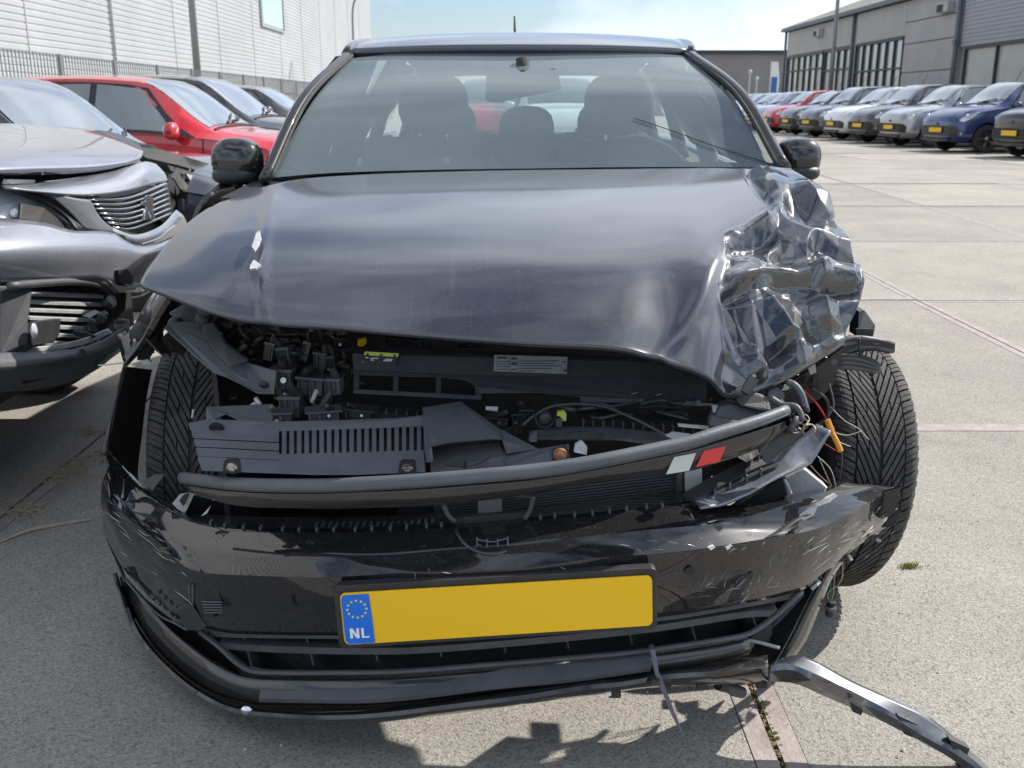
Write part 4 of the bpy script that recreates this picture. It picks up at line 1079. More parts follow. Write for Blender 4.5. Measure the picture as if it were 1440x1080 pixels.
for i in range(12):
    x, y = rnd.uniform(690, 970), rnd.uniform(566, 590)
    pts = [P(x, y, 1.86)]
    for k in range(4):
        x += rnd.uniform(10, 34); y += rnd.uniform(-8, 9)
        pts.append(P(min(x, 1000), min(max(y, 562), 602), rnd.uniform(1.82, 1.9)))
    MB().tube(cr(pts, 16), rnd.choice([.002, .0035, .005]), 6).build('engine_hose', MT[rnd.choice(['dark', 'plastic', 'plastic_mid'])], CAR, smooth=True)
for x, y, w, h in ((700, 592, .05, .03), (726, 586, .03, .03), (716, 602, .05, .02), (740, 580, .03, .03)):
    lump(x, y, 1.84, w, h, .05, 'dark', 'engine_block_piece', rnd.uniform(-10, 10))
slab_poly([(953, 596, 1.78), (997, 600, 1.78), (997, 604, 1.775), (954, 600, 1.775)], (0, .006, 0), 'pale_strip', 'cream')
slab_poly([(936, 613, 1.72), (946, 608, 1.73), (970, 611, 1.73), (975, 616, 1.72), (950, 619, 1.71)], (0, .006, 0), 'raw_bracket', 'grey_white')

# right corner: post, hoses, broken carrier, wiring
mx = [P(1047, 553, 1.74), P(1052, 545, 1.745), P(1060, 531, 1.75)]
MB().tube(mx, [.0085, .0105, .0105], 14).build('rubber_stop', MT['plastic_mid'], CAR, smooth=40)
MB().disc(np.array(mx[-1]) + np.array([0, -.003, .0045]), .004, (0.1, -.4, .9), 12).build('stop_hole', MT['dark'], CAR)
slab_poly([(1030, 552, 1.78), (1048, 548, 1.78), (1090, 562, 1.78), (1106, 566, 1.78), (1100, 580, 1.76), (1065, 578, 1.76), (1040, 570, 1.76)], (0, .03, 0), 'carrier_end', 'plastic', bevel=.003)
slab_poly([(1012, 572, 1.77), (1025, 566, 1.78), (1066, 576, 1.77), (1062, 588, 1.75), (1000, 594, 1.75)], (0, .03, 0), 'carrier_box', 'plastic_mid', bevel=.004)
slab_poly([(1000, 584, 1.755), (1040, 592, 1.745), (1010, 603, 1.735), (996, 598, 1.74)], (0, .02, 0), 'carrier_box', 'plastic_mid', bevel=.003)
slab_poly([(1002, 570, 1.78), (1013, 571, 1.78), (1010, 580, 1.77), (1003, 580, 1.77)], (0, .01, 0), 'metal_clip', 'grey_white')
slab_poly([(1080, 552, 1.79), (1092, 546, 1.80), (1104, 553, 1.79), (1104, 562, 1.78), (1080, 560, 1.78)], (0, .02, 0), 'connector', 'plastic_mid', bevel=.003)
MB().tube(cr([P(1107, 537, 1.80), P(1118, 542, 1.79), P(1127, 554, 1.78), P(1132, 570, 1.77), P(1133, 577, 1.765)], 18), .0065, 10).build('coolant_hose', MT['plastic_grey'], CAR, smooth=True)
for o in (0, .35, .7):
    q = P(1132 + o, 571 + o * 7, 1.768)
    MB().tube([q, q + np.array([0, 0, -.004])], .008, 10).build('hose_clamp', MT['dark'], CAR, smooth=True)
MB().tube(cr([P(1083, 560, 1.76), P(1100, 570, 1.75), P(1118, 572, 1.74), P(1126, 582, 1.73), P(1128, 592, 1.72)], 16), [.007, .007, .005], 10).build('bar_end_hose', MT['plastic_mid'], CAR, smooth=True)
slab_poly([(1066, 630, 1.72), (1110, 606, 1.74), (1128, 604, 1.76), (1134, 612, 1.76), (1120, 622, 1.75), (1098, 650, 1.72), (1076, 652, 1.71)], (0, .03, 0), 'broken_carrier', 'plastic', bevel=.003)
MB().tube([P(1110, 606, 1.735), P(1116, 596, 1.735), P(1121, 586, 1.74)], [.007, .006, .005], 8).build('carrier_peg', MT['plastic_mid'], CAR, smooth=True)
slab_poly([(1036, 642, 1.75), (1060, 628, 1.77), (1076, 634, 1.76), (1050, 650, 1.74)], (0, .02, 0), 'broken_carrier', 'dirty_metal')
MB().tube(cr([P(1066, 650, 1.69), P(1070, 636, 1.70), P(1084, 618, 1.71), P(1102, 602, 1.71)], 14), .0016, 6).build('loose_cable', MT['plastic_mid'], CAR)
for i in range(10):
    a = rnd.uniform(0, 6.28)
    x, y = 1126 + rnd.uniform(-10, 14), 592 + rnd.uniform(-8, 16)
    pts = [P(x + 9 * math.cos(a + k * 1.1), y + 8 * math.sin(a + k * 1.1), 1.73 + rnd.uniform(0, .05)) for k in range(5)]
    MB().tube(cr(pts, 18), rnd.choice([.0012, .002]), 5).build('wire_tangle', MT[rnd.choice(['wire_tan', 'plastic_mid', 'plastic', 'grey_white'])], CAR)
wires = [([(1130, 548), (1150, 570), (1166, 596), (1172, 606)], 'wire_red', .0022), ([(1140, 545), (1162, 562), (1164, 585), (1152, 596), (1140, 604)], 'plastic', .0035),
         ([(1166, 540), (1172, 570), (1160, 590)], 'plastic_mid', .0025), ([(1172, 600), (1182, 630), (1184, 652), (1180, 676)], 'plastic_mid', .0014),
         ([(1140, 655), (1156, 672), (1174, 686)], 'wire_tan', .0012), ([(1152, 645), (1162, 668), (1172, 690)], 'wire_tan', .0012),
         ([(1148, 640), (1168, 660), (1176, 688)], 'wire_white', .0010), ([(1168, 572), (1186, 590), (1206, 602), (1222, 618)], 'wire_white', .0008),
         ([(1162, 604), (1190, 612), (1212, 606)], 'wire_white', .0007), ([(1155, 598), (1174, 618), (1196, 628)], 'wire_white', .0008), ([(1150, 618), (1166, 628), (1176, 634)], 'wire_red', .0010)]
for pl, m, r in wires:
    MB().tube(cr([P(x, y, 1.93 + .001 * (k % 3)) for k, (x, y) in enumerate(pl)], 20), r, 6).build('loose_wire', MT[m], CAR, smooth=True)
MB().tube([P(1163, 590, 1.92), P(1169, 606, 1.915)], .0065, 8).build('cable_sleeve', MT['orange'], CAR, smooth=40)
MB().tube([P(1169, 606, 1.915), P(1177, 622, 1.91), P(1182, 634, 1.91)], [.005, .006, .006], 8).build('cable_sleeve', MT['orange'], CAR, smooth=40)
# tied bundle of cables beyond the crushed corner
for i in range(9):
    a = i / 9 * 6.28
    dy, dz = 7 * math.cos(a), 9 * math.sin(a)
    p = [P(1158 + rnd.uniform(-4, 4), 508 + dz * .8, 2.02 + .01 * math.cos(a)), P(1172, 494 + dz, 2.02 + .012 * math.cos(a)), P(1200, 484 + dz * .9, 2.03), P(1232, 484 + dz * .6, 2.04), P(1256 - 3 * (i % 3), 489 + dz * .5, 2.05)]
    MB().tube(cr(p, 18), .0068, 8).build('cable', MT['plastic_mid' if i % 2 else 'rubber'], CAR, smooth=True)
for i in range(6):
    p = [P(1160, 506 + i * 2, 2.0 + .012 * (i % 2)), P(1185, 500 + i * 3, 2.01), P(1212, 503 + i * 3, 2.02), P(1232, 512 + i * 2, 2.03), P(1236, 522 - i, 2.05)]
    MB().tube(cr(p, 16), .0066, 8).build('cable', MT['plastic_mid' if i % 2 else 'rubber'], CAR, smooth=True)
ring = [P(1211 + 3 * math.cos(t), 486 + 13 * math.sin(t), 2.02 + .02 * math.cos(t)) for t in np.linspace(0, 6.28, 14)]
MB().tube(ring, .002, 6).build('cable_tie', MT['dark'], CAR)
# bracket of the wing behind the crushed corner
slab_poly([(1206, 438, 2.10), (1216, 436, 2.10), (1232, 458, 2.08), (1230, 472, 2.05), (1204, 474, 2.05)], (0, .05, 0), 'wing_bracket', 'paint', bevel=.003)
slab_poly([(1204, 462, 2.045), (1229, 463, 2.045), (1227, 476, 2.04), (1204, 480, 2.04)], (0, .004, 0), 'bracket_mouth', 'dark')
# raw broken edge under the crushed corner
for i in range(12):
    x = 1090 + i * 7.5
    y = np.interp(x, [1090, 1130, 1180], [545, 524, 492]) + rnd.uniform(2, 14)
    shard(P(x, y, 1.88 + rnd.uniform(0, .06)), rnd.uniform(.015, .04), .003, rnd.uniform(.01, .03), rnd, 'broken_piece', MT[rnd.choice(['plastic', 'dark', 'plastic_mid', 'grey_white'])], CAR)
MB().grid(skin([[P(x, y, 1.90) for x, y in ((1050, 556), (1100, 540), (1150, 512), (1185, 486))], [P(x, y, 1.98) for x, y in ((1060, 590), (1110, 580), (1150, 560), (1170, 540))]], 2)).build('inner_liner', MT['dark'], CAR, solid=.004)
# dark liner behind wheels and wiring
# plug on its wires by the tyre
for k, (x1_, m) in enumerate(((1170, 'wire_green'), (1174, 'wire_tan'), (1178, 'plastic'), (1166, 'wire_tan'))):
    MB().tube(cr([P(1176 + k * 3, 790 - k * 4, 1.90), P(1168 + k * 5, 816, 1.88), P(x1_ - 2, 834, 1.87), P(1168, 850, 1.86)], 14), .0012, 5).build('plug_wire', MT[m], CAR)
MB().tube([P(1170, 846, 1.86), P(1168, 856, 1.86), P(1166, 866, 1.86)], [.009, .010, .008], 10).build('wire_plug', MT['plastic'], CAR, smooth=40)
MB().tube([P(1168, 853, 1.855), P(1168, 857, 1.855)], .0115, 10).build('plug_collar', MT['plastic_grey'], CAR, smooth=40)

# ================================================================== wheels of the wrecked car
def wheel(name, c, yaw, camber, Rr=.315, W=.205, parent=None, N=70, tread=True):
    """axle along local z; outer side is +z"""
    par = parent or CAR
    m = Matrix.Translation(Vector(c)) @ Matrix.Rotation(yaw, 4, 'Z') @ Matrix.Rotation(camber, 4, 'Y') @ Matrix.Rotation(R(90), 4, 'Y')
    h = W / 2
    prof = [(.205, -h * .80), (.215, -h * .93), (.25, -h * 1.04), (.285, -h * 1.02), (Rr - .020, -h * .93), (Rr - .010, -h * .80), (Rr - .007, -h * .4), (Rr - .006, 0),
            (Rr - .007, h * .4), (Rr - .010, h * .80), (Rr - .020, h * .93), (.285, h * 1.02), (.25, h * 1.04), (.215, h * .93), (.205, h * .80)]
    root = MB().lathe(prof, 64, m).build(name, MT['rubber'], par, smooth=40)
    rim = MB().lathe([(.0001, h * .45), (.06, h * .45), (.07, h * .3), (.19, h * .25), (.195, h * .75), (.208, h * .85), (.208, -h * .85), (.19, -h * .7), (.19, h * .1), (.05, h * .1), (.0001, h * .1)], 40, m)
    rim.build('rim', MT['dirty_metal'], root, smooth=40)
    if not tread:
        return root
    b = MB()
    def pt(th, t, r):
        a = abs(t)
        drop = 0 if a < .7 else ((a - .7) / .3) ** 2 * .016
        return m @ Vector(((r - drop) * math.cos(th), (r - drop) * math.sin(th), t * h * .97))
    pit = 2 * math.pi / N
    def block(th0, t0, t1, slope, frac, n=4, r=Rr):
        top, bot = [], []
        for j in range(n + 1):
            t = t0 + (t1 - t0) * j / n
            th = th0 + slope * abs(t)
            top.append((pt(th, t, r), pt(th + pit * frac, t, r)))
            bot.append((pt(th, t, r - .011), pt(th + pit * frac, t, r - .011)))
        vs = [p for q in top for p in q] + [p for q in bot for p in q]
        o = 2 * (n + 1)
        fs = []
        for j in range(n):
            a = 2 * j
            fs += [(a, a + 1, a + 3, a + 2), (a, a + 2, o + a + 2, o + a), (a + 1, o + a + 1, o + a + 3, a + 3)]
        fs += [(0, o, o + 1, 1), (2 * n, 2 * n + 1, o + 2 * n + 1, o + 2 * n)]
        b.add(vs, fs)
    for k in range(N):
        th = k * pit
        for s in (-1, 1):
            off = 0 if s > 0 else pit * .5
            if k % 3 != 1:
                block(th + off, s * .04, s * .56, -.62, .70)
            else:                       # every third bar is broken up by a cross sipe
                block(th + off, s * .05, s * .28, -.62, .70, 2)
                block(th + off, s * .31, s * .56, -.62, .70, 2)
            block(th + off * .6 + .1, s * .60, s * 1.0, -.16, .40, 5, Rr - .001)
            block(th + off * .6 + .1 + pit * .45, s * .60, s * .97, -.16, .36, 5, Rr - .002)
    o = b.build('tread', MT['tread'], root, fix=False)
    o['kind'] = 'stuff'
    return root

WL = P(247, 600, 2.30)
wheel('front_wheel', (-.735, 2.38, .315), R(4), R(0))
wheel('front_wheel', (.765, 2.36, .315), R(7), R(7))
wheel('rear_wheel', (-.75, 4.85, .315), 0, 0, tread=False)
wheel('rear_wheel', (.80, 4.85, .315), R(180), 0, tread=False)

# left wing remains, arch edge and lamp socket
MB().grid(skin([cr([P(x, y, 2.12) for x, y in ((222, 408), (206, 430), (190, 458), (166, 472))], 14),
                cr([P(x, y, 2.06) for x, y in ((240, 412), (222, 440), (200, 480), (176, 512))], 14),
                cr([P(x, y, 2.10) for x, y in ((256, 420), (238, 450), (212, 484), (180, 506))], 14)], 4)).build('wing_remnant', MT['bumper'], CAR, solid=.004, smooth=30)
MB().grid([[P(x, y, 2.13) for x, y in ((240, 412), (262, 424), (246, 448), (228, 452))], [P(x, y, 2.09) for x, y in ((222, 440), (244, 450), (236, 456), (220, 470))]]).build('wing_remnant', MT['paint'], CAR, solid=.004)
MB().tube(cr([P(176, 512, 2.06), P(166, 548, 2.08), P(157, 585, 2.06), (P(150, 620, 2.03)), P(147, 640, 2.02)], 20), [.004, .003, .004, .008], 8).build('arch_edge', MT['gloss'], CAR, smooth=True)
MB().grid(skin([cr([P(x, y, 2.10) for x, y in ((178, 516), (166, 560), (158, 600), (150, 640), (172, 668))], 14),
                cr([P(x, y, 2.30) for x, y in ((214, 520), (206, 560), (200, 610), (194, 660), (196, 690))], 14)], 3)).build('arch_liner', MT['dark'], CAR, solid=.004)
MB().grid(skin([cr([P(x, y, 2.02) for x, y in ((148, 628), (152, 650), (166, 676), (186, 696))], 14),
                cr([P(x, y, 2.06) for x, y in ((159, 640), (168, 652), (186, 672), (206, 692))], 14)], 3)).build('arch_lip', MT['bumper'], CAR, solid=.004)
MB().ellipsoid(P(206, 470, 2.10), (.035, .04, .030), 14).build('lamp_socket', MT['dark'], CAR, smooth=True)
for i in range(14):
    x, y = rnd.uniform(190, 256), rnd.uniform(472, 498)
    shard(P(x, y, rnd.uniform(2.06, 2.12)), rnd.uniform(.03, .07), .004, rnd.uniform(.02, .05), rnd, 'broken_piece', MT[rnd.choice(['dark', 'dark', 'plastic'])], CAR)
slab_poly([(196, 508, 2.12), (206, 503, 2.12), (212, 510, 2.12), (202, 514, 2.12)], (0, .01, 0), 'broken_piece', 'cream')
slab_poly([(187, 477, 2.05), (190, 476, 2.05), (191, 480, 2.05), (188, 481, 2.05)], (0, .006, 0), 'bolt', 'metal')
MB().tube([P(138, 514, 2.06), P(176, 510, 2.06)], .0016, 6).build('loose_wire', MT['grey_white'], CAR)
# clips near the left tyre
MB().prism([P(x, y, 1.86) for x, y in ((242, 708), (252, 696), (266, 694), (274, 692), (260, 722), (250, 716))], (0, .006, 0)).build('lamp_clip', MT['grey_white'], CAR)
MB().prism([P(x, y, 1.853) for x, y in ((252, 704), (258, 696), (266, 694), (258, 712))], (0, .004, 0)).build('lamp_clip_slot', MT['dark'], CAR)
MB().prism([P(x, y, 1.90) for x, y in ((200, 678), (216, 669), (230, 669), (214, 690))], (0, .01, 0)).build('lamp_clip', MT['plastic_mid'], CAR)
MB().prism([P(x, y, 1.78) for x, y in ((283, 726), (292, 716), (296, 712), (291, 722))], (0, .006, 0)).build('broken_tab', MT['cream'], CAR)
MB().tube([P(270, 588, 1.85), P(272, 576, 1.86)], .0022, 6).build('thin_pin', MT['grey_white'], CAR)
MB().grid([[P(x, y, 1.92) for x, y in ((262, 680), (300, 690), (330, 700))], [P(x, y, 1.96) for x, y in ((240, 716), (290, 730), (330, 730))]]).build('lamp_pan', MT['dark'], CAR, solid=.004)

# ================================================================== body behind the bonnet
def xc(Y):
    return -.03 + (Y - 1.5) * .03
stn = [(3.26, .53, 1.333, 1.345), (3.45, .55, 1.365, 1.385), (3.8, .57, 1.395, 1.42), (4.3, .58, 1.41, 1.443), (4.8, .57, 1.40, 1.432), (5.2, .54, 1.37, 1.395), (5.35, .52, 1.33, 1.355)]
rg = []
for Y, w, ze, zc_ in stn:
    row = []
    for t in np.linspace(-1, 1, 25):
        row.append((xc(Y) + w * t, Y + (.02 * (1 - t * t) if Y < 3.3 else 0), ze + (zc_ - ze) * (1 - abs(t) ** 2.6)))
    rg.append(row)
MB().grid(skin(np.array(rg), 4)).build('roof', MT['hood'], CAR, smooth=True, solid=.02, offset=-1)
rl = np.array(rg) - np.array([0, 0, .035])
rl[:, :, 0] = xc(4) + (rl[:, :, 0] - xc(4)) * .97
MB().grid(rl).build('headliner', MT['liner'], CAR, smooth=True)
slab_poly([(652, 56.5, 3.62), (656, 53, 3.75), (660, 55, 3.7), (657, 60, 3.5), (651, 66, 3.32), (649, 62, 3.4)], (0, .002, .003), 'pale_fleck', 'white')

wsb = [(380, 250, 2.62), (470, 243, 2.66), (600, 239, 2.685), (740, 237, 2.69), (880, 235, 2.68), (1000, 235, 2.655), (1096, 236, 2.61)]
wst = [(494, 82, 3.24), (560, 75, 3.28), (650, 71, 3.31), (735, 70, 3.32), (820, 70, 3.31), (905, 73, 3.28), (964, 79, 3.24)]
rowb, rowt = cr([P(*q) for q in wsb], 40), cr([P(*q) for q in wst], 40)
midr = .5 * (rowb + rowt) + np.array([0, -.02, .03])
WS = skin([rowb, midr, rowt], 8)
WINDSCREEN = MB().grid(WS).build('windscreen', MT['glass'], CAR, smooth=True)
# black ceramic border and sensor pod
def onws(u, v, off=.004):
    i = v * (len(WS) - 1); j = u * (len(WS[0]) - 1)
    i0, j0 = min(int(i), len(WS) - 2), min(int(j), len(WS[0]) - 2)
    a, b_ = i - i0, j - j0
    p = (WS[i0, j0] * (1 - a) * (1 - b_) + WS[i0 + 1, j0] * a * (1 - b_) + WS[i0, j0 + 1] * (1 - a) * b_ + WS[i0 + 1, j0 + 1] * a * b_)
    return p + np.array([0, off * .5, -off])
MB().grid([[onws(u, 1.0) for u in np.linspace(0, 1, 30)], [onws(u, .965) for u in np.linspace(0, 1, 30)]]).build('screen_border', MT['dark'], WINDSCREEN)
MB().grid([[onws(u, .0) for u in np.linspace(0, 1, 30)], [onws(u, .04) for u in np.linspace(0, 1, 30)]]).build('screen_border', MT['dark'], WINDSCREEN)
MB().prism([onws(u, v, .01) for u, v in ((.385, .985), (.66, .985), (.635, .86), (.60, .82), (.44, .82), (.405, .86))], (0, .03, -.03)).build('sensor_pod', MT['interior'], WINDSCREEN, bevel=.004)
# wiper blade lying low across the driver's side
MB().tube(cr([onws(u, v, -.003) for u, v in ((.985, .02), (.90, .12), (.82, .22), (.75, .30))], 20), .0012, 6).build('wiper', MT['rubber'], CAR)

def pillar(name, pts, r, m, fl=1.0, n=24):
    return MB().tube(cr(pts, n), r, 10, flat=fl).build(name, MT[m], CAR, smooth=True)
for s, bq, tq in ((-1, (372, 254, 2.60), (488, 80, 3.25)), (1, (1104, 238, 2.58), (971, 78, 3.25))):
    a, c = P(*bq), P(*tq)
    mid = .5 * (a + c) + np.array([s * .012, -.02, .035])
    Ys = [3.45, 3.9, 4.4, 4.9, 5.3]
    rail = [np.array([xc(Y) + s * np.interp(Y, [q[0] for q in stn], [q[1] for q in stn]), Y, np.interp(Y, [q[0] for q in stn], [q[2] for q in stn]) - .012]) for Y in Ys]
    pillar('a_pillar', [a, mid, c] + rail[:1], .017, 'gloss')
    pillar('roof_rail', [c] + rail, .020, 'gloss')
    pillar('pillar_seal', [a + np.array([-s * .016, -.004, .004]), mid + np.array([-s * .016, -.006, .004]), c + np.array([-s * .016, -.004, .004])], .006, 'rubber')
    # pillars B and C, rear pillar
    for Y, rr, nm in ((3.95, .035, 'b_pillar'), (4.75, .03, 'c_pillar')):
        top = np.array([xc(Y) + s * .565, Y, 1.385]); bot = np.array([xc(Y) + s * .72, Y - .05, .93])
        pillar(nm, [top, .5 * (top + bot) + np.array([s * .012, 0, 0]), bot], rr, 'interior')
    pillar('d_pillar', [rail[-1], np.array([xc(5.5) + s * .66, 5.52, .95])], .055, 'paint')
    # body side from door to tail
    sg = []
    for z, w in ((.22, .80), (.36, .855), (.55, .865), (.75, .862), (.88, .84), (.95, .765)):
        row = []
        for Y in np.linspace(2.72, 5.55, 24):
            taper = .06 * max(0, (Y - 5.0) / .55) ** 2
            row.append((xc(Y) + s * (w - taper), Y, z + (.06 * (Y - 2.72) / 2.8 if z > .7 else 0)))
        sg.append(row)
    MB().grid(skin(np.array(sg), 3)).build('body_side', MT['paint'], CAR, smooth=True, solid=.03, offset=-1 if s > 0 else 1)
    MB().grid(skin(np.array([[(xc(Y) + s * w, Y, z + (.03 if z > .7 else 0)) for Y in np.linspace(2.42, 2.72, 8)] for z, w in ((.66, .83), (.80, .80), (.93, .72))]), 3)).build('wing', MT['paint'], CAR, smooth=True, solid=.01)
    for (Ya, Yb_) in ((2.95, 3.92), (4.0, 4.72), (4.8, 5.25)):
        lower = [np.array([xc(Y) + s * .75, Y, .96 + .06 * (Y - 2.72) / 2.8]) for Y in np.linspace(Ya, Yb_, 8)]
        def topz(Y):
            k = min(1, max(0, (Y - 2.62) / .63)) if Y < 3.25 else 1
            w0 = .70 - .16 * k
            return np.array([xc(Y) + s * (w0 + .02), Y, .985 + (1.325 - .985) * k + (.025 if Y > 3.6 else 0)])
        upper = [topz(Y) for Y in np.linspace(Ya, Yb_, 8)]
        MB().grid([lower, upper]).build('side_window', MT['glass_side'], CAR)
# tail: hatch around the rear window
hat = [(-.66, 5.52, .95), (.66, 5.52, .95), (.52, 5.33, 1.36), (-.52, 5.33, 1.36)]
def HT(u, v, o=0):
    Y = 5.55 - .20 * v + o
    w = .72 - .20 * v
    return (xc(Y) + w * (2 * u - 1), Y, .97 + .39 * v)
MB().grid([[HT(0, 0), HT(1, 0)], [HT(0, .12), HT(1, .12)]]).build('hatch', MT['paint'], CAR, solid=.02)
MB().grid([[HT(0, .88), HT(1, .88)], [HT(0, 1), HT(1, 1)]]).build('hatch', MT['paint'], CAR, solid=.02)
for u0, u1 in ((0, .13), (.87, 1)):
    MB().grid([[HT(u0, .12), HT(u1, .12)], [HT(u0, .88), HT(u1, .88)]]).build('hatch', MT['interior'], CAR, solid=.02)
MB().grid([[HT(.13, .12), HT(.87, .12)], [HT(.13, .88), HT(.87, .88)]]).build('rear_window', MT['glass_side'], CAR)
MB().grid([[(-.75, 5.56, .25), (.85, 5.56, .25)], [(-.75, 5.58, .6), (.85, 5.58, .6)], [(-.70, 5.56, .97), (.80, 5.56, .97)]]).build('tailgate', MT['paint'], CAR, solid=.02)
MB().grid([[(-.84, 2.6, .22), (.84, 2.6, .22)], [(-.80, 5.5, .22), (.88, 5.5, .22)]]).build('floor_pan', MT['dark'], CAR, solid=.03)
# aerial
MB().tube([P(724, 44, 5.0), P(723.5, 23, 5.06)], [.006, .004], 8).build('aerial', MT['rubber'], CAR)
# cowl under the screen
MB().grid([[(-.70, 2.42, .955), (.74, 2.42, .955)], [(-.68, 2.66, .975), (.72, 2.66, .975)]]).build('cowl', MT['plastic'], CAR, solid=.01)

# ---- inside
dash = []
for v, (Y, z) in enumerate(((2.70, .955), (2.85, .945), (3.0, .93), (3.08, .89), (3.12, .75))):
    dash.append([(xc(Y) + t * .70, Y - .04 * (1 - t * t), z + .01 * math.cos(t * 3)) for t in np.linspace(-1, 1, 14)])
MB().grid(skin(np.array(dash), 3)).build('dashboard', MT['interior_grey'], CAR, smooth=True)
MB().ellipsoid((xc(3) + .36, 2.98, .94), (.24, .12, .065), 18, pw=.8).build('instrument_hood', MT['interior_grey'], CAR, smooth=True)
c = Vector((xc(3.2) + .37, 3.22, .90))
rot = Matrix.Rotation(R(62), 4, 'X')
MB().tube([c + rot.to_3x3() @ Vector((.185 * math.cos(a), .185 * math.sin(a), 0)) for a in np.linspace(0, 2 * math.pi, 33)], .014, 8, cap=False).build('steering_wheel', MT['interior'], CAR, smooth=True)
def seat(x, Y, w, name='seat', hz=1.10, rest=True):
    g = []
    for z, d, ww in ((.45, 0, .92), (.6, .02, 1), (.8, .07, 1.0), (.98, .12, .92), (1.04, .14, .75)):
        g.append([(x + ww * w / 2 * math.copysign(abs(math.cos(a)) ** .6, math.cos(a)), Y + d + .07 * math.copysign(abs(math.sin(a)) ** .6, math.sin(a)), z) for a in np.linspace(0, 2 * math.pi, 20, endpoint=False)])
    sb = MB()
    sb.grid(skin(np.array(g), 4), close=True)
    n = len(sb.v)
    sb.f.append(tuple(range(n - 20, n)))
    s_ = sb.build(name, MT['interior'], CAR, smooth=True)
    if rest:
        MB().ellipsoid((x, Y + .17, hz + .07), (.135, .055, .115), 18, pw=.75).build('headrest', MT['interior'], s_, smooth=True)
        for k in (-.05, .05):
            MB().tube([(x + k, Y + .15, 1.0), (x + k, Y + .165, 1.1)], .007, 6).build('headrest_post', MT['metal'], s_)
    return s_
seat(xc(3.8) - .34, 3.78, .50)
seat(xc(3.8) + .37, 3.78, .50)
rs = seat(xc(4.9) - .38, 4.85, .52, 'rear_seat', 1.0, True)
seat(xc(4.9) + .38, 4.85, .52, 'rear_seat', 1.0, True)
mb = seat(xc(4.9) - .0, 4.86, .30, 'rear_seat', .98, True)
# raised panel over the passenger side of the dash, sun visor and inner mirror
slab_poly([(513, 196, 2.93), (628, 194, 2.93), (627, 236, 2.86), (513, 240, 2.86)], (0, .03, 0), 'dash_panel', 'interior_grey', bevel=.006)
slab_poly([(513, 194, 2.935), (628, 191, 2.935), (628, 205, 2.92), (513, 207, 2.92)], (0, .06, 0), 'dash_panel_top', 'interior', bevel=.006)
for x, y in ((507, 229), (628, 228)):
    MB().ellipsoid(P(x, y, 2.86), (.010, .012, .015), 8).build('panel_clip', MT['white'], CAR)
slab_poly([(684, 99, 3.16), (784, 96, 3.14), (790, 126, 3.12), (692, 145, 3.14), (682, 140, 3.15)], (0, .035, 0), 'inner_mirror', 'interior', bevel=.008)
MB().tube([P(735, 84, 3.2), P(736, 108, 3.18)], [.022, .012], 10).build('mirror_stalk', MT['interior'], CAR, smooth=True)
MB().disc(P(735, 104, 3.13), .012, (0, -1, .2), 14).build('mirror_joint', MT['dark'], CAR)

# ---- door mirrors
def door_mirror(c, s, sz):
    m = MB().ellipsoid(c, sz, 22, Matrix.Rotation(R(8 * s), 3, 'Z'), pw=.78).build('door_mirror', MT['paint'], CAR, smooth=True)
    MB().ellipsoid(np.array(c) + np.array([0, .045, 0]), (sz[0] * .86, sz[1] * .5, sz[2] * .82), 18, pw=.7).build('mirror_face', MT['mirror'], m, smooth=True)
    MB().ellipsoid(np.array(c) + np.array([.004 * s, -.012, -sz[2] * .62]), (sz[0] * .9, sz[1] * .95, sz[2] * .42), 18, pw=.8).build('mirror_underside', MT['plastic'], m, smooth=True)
    MB().tube([np.array(c) + np.array([-s * sz[0] * .6, .01, -sz[2] * .75]), np.array(c) + np.array([-s * (sz[0] + .09), .08, -sz[2] * 1.0])], [.022, .03], 10).build('mirror_arm', MT['plastic'], m, smooth=True)
    return m
door_mirror(P(334, 226, 2.72), -1, (.068, .055, .060))
door_mirror(P(1121, 223, 2.72), 1, (.058, .060, .056))

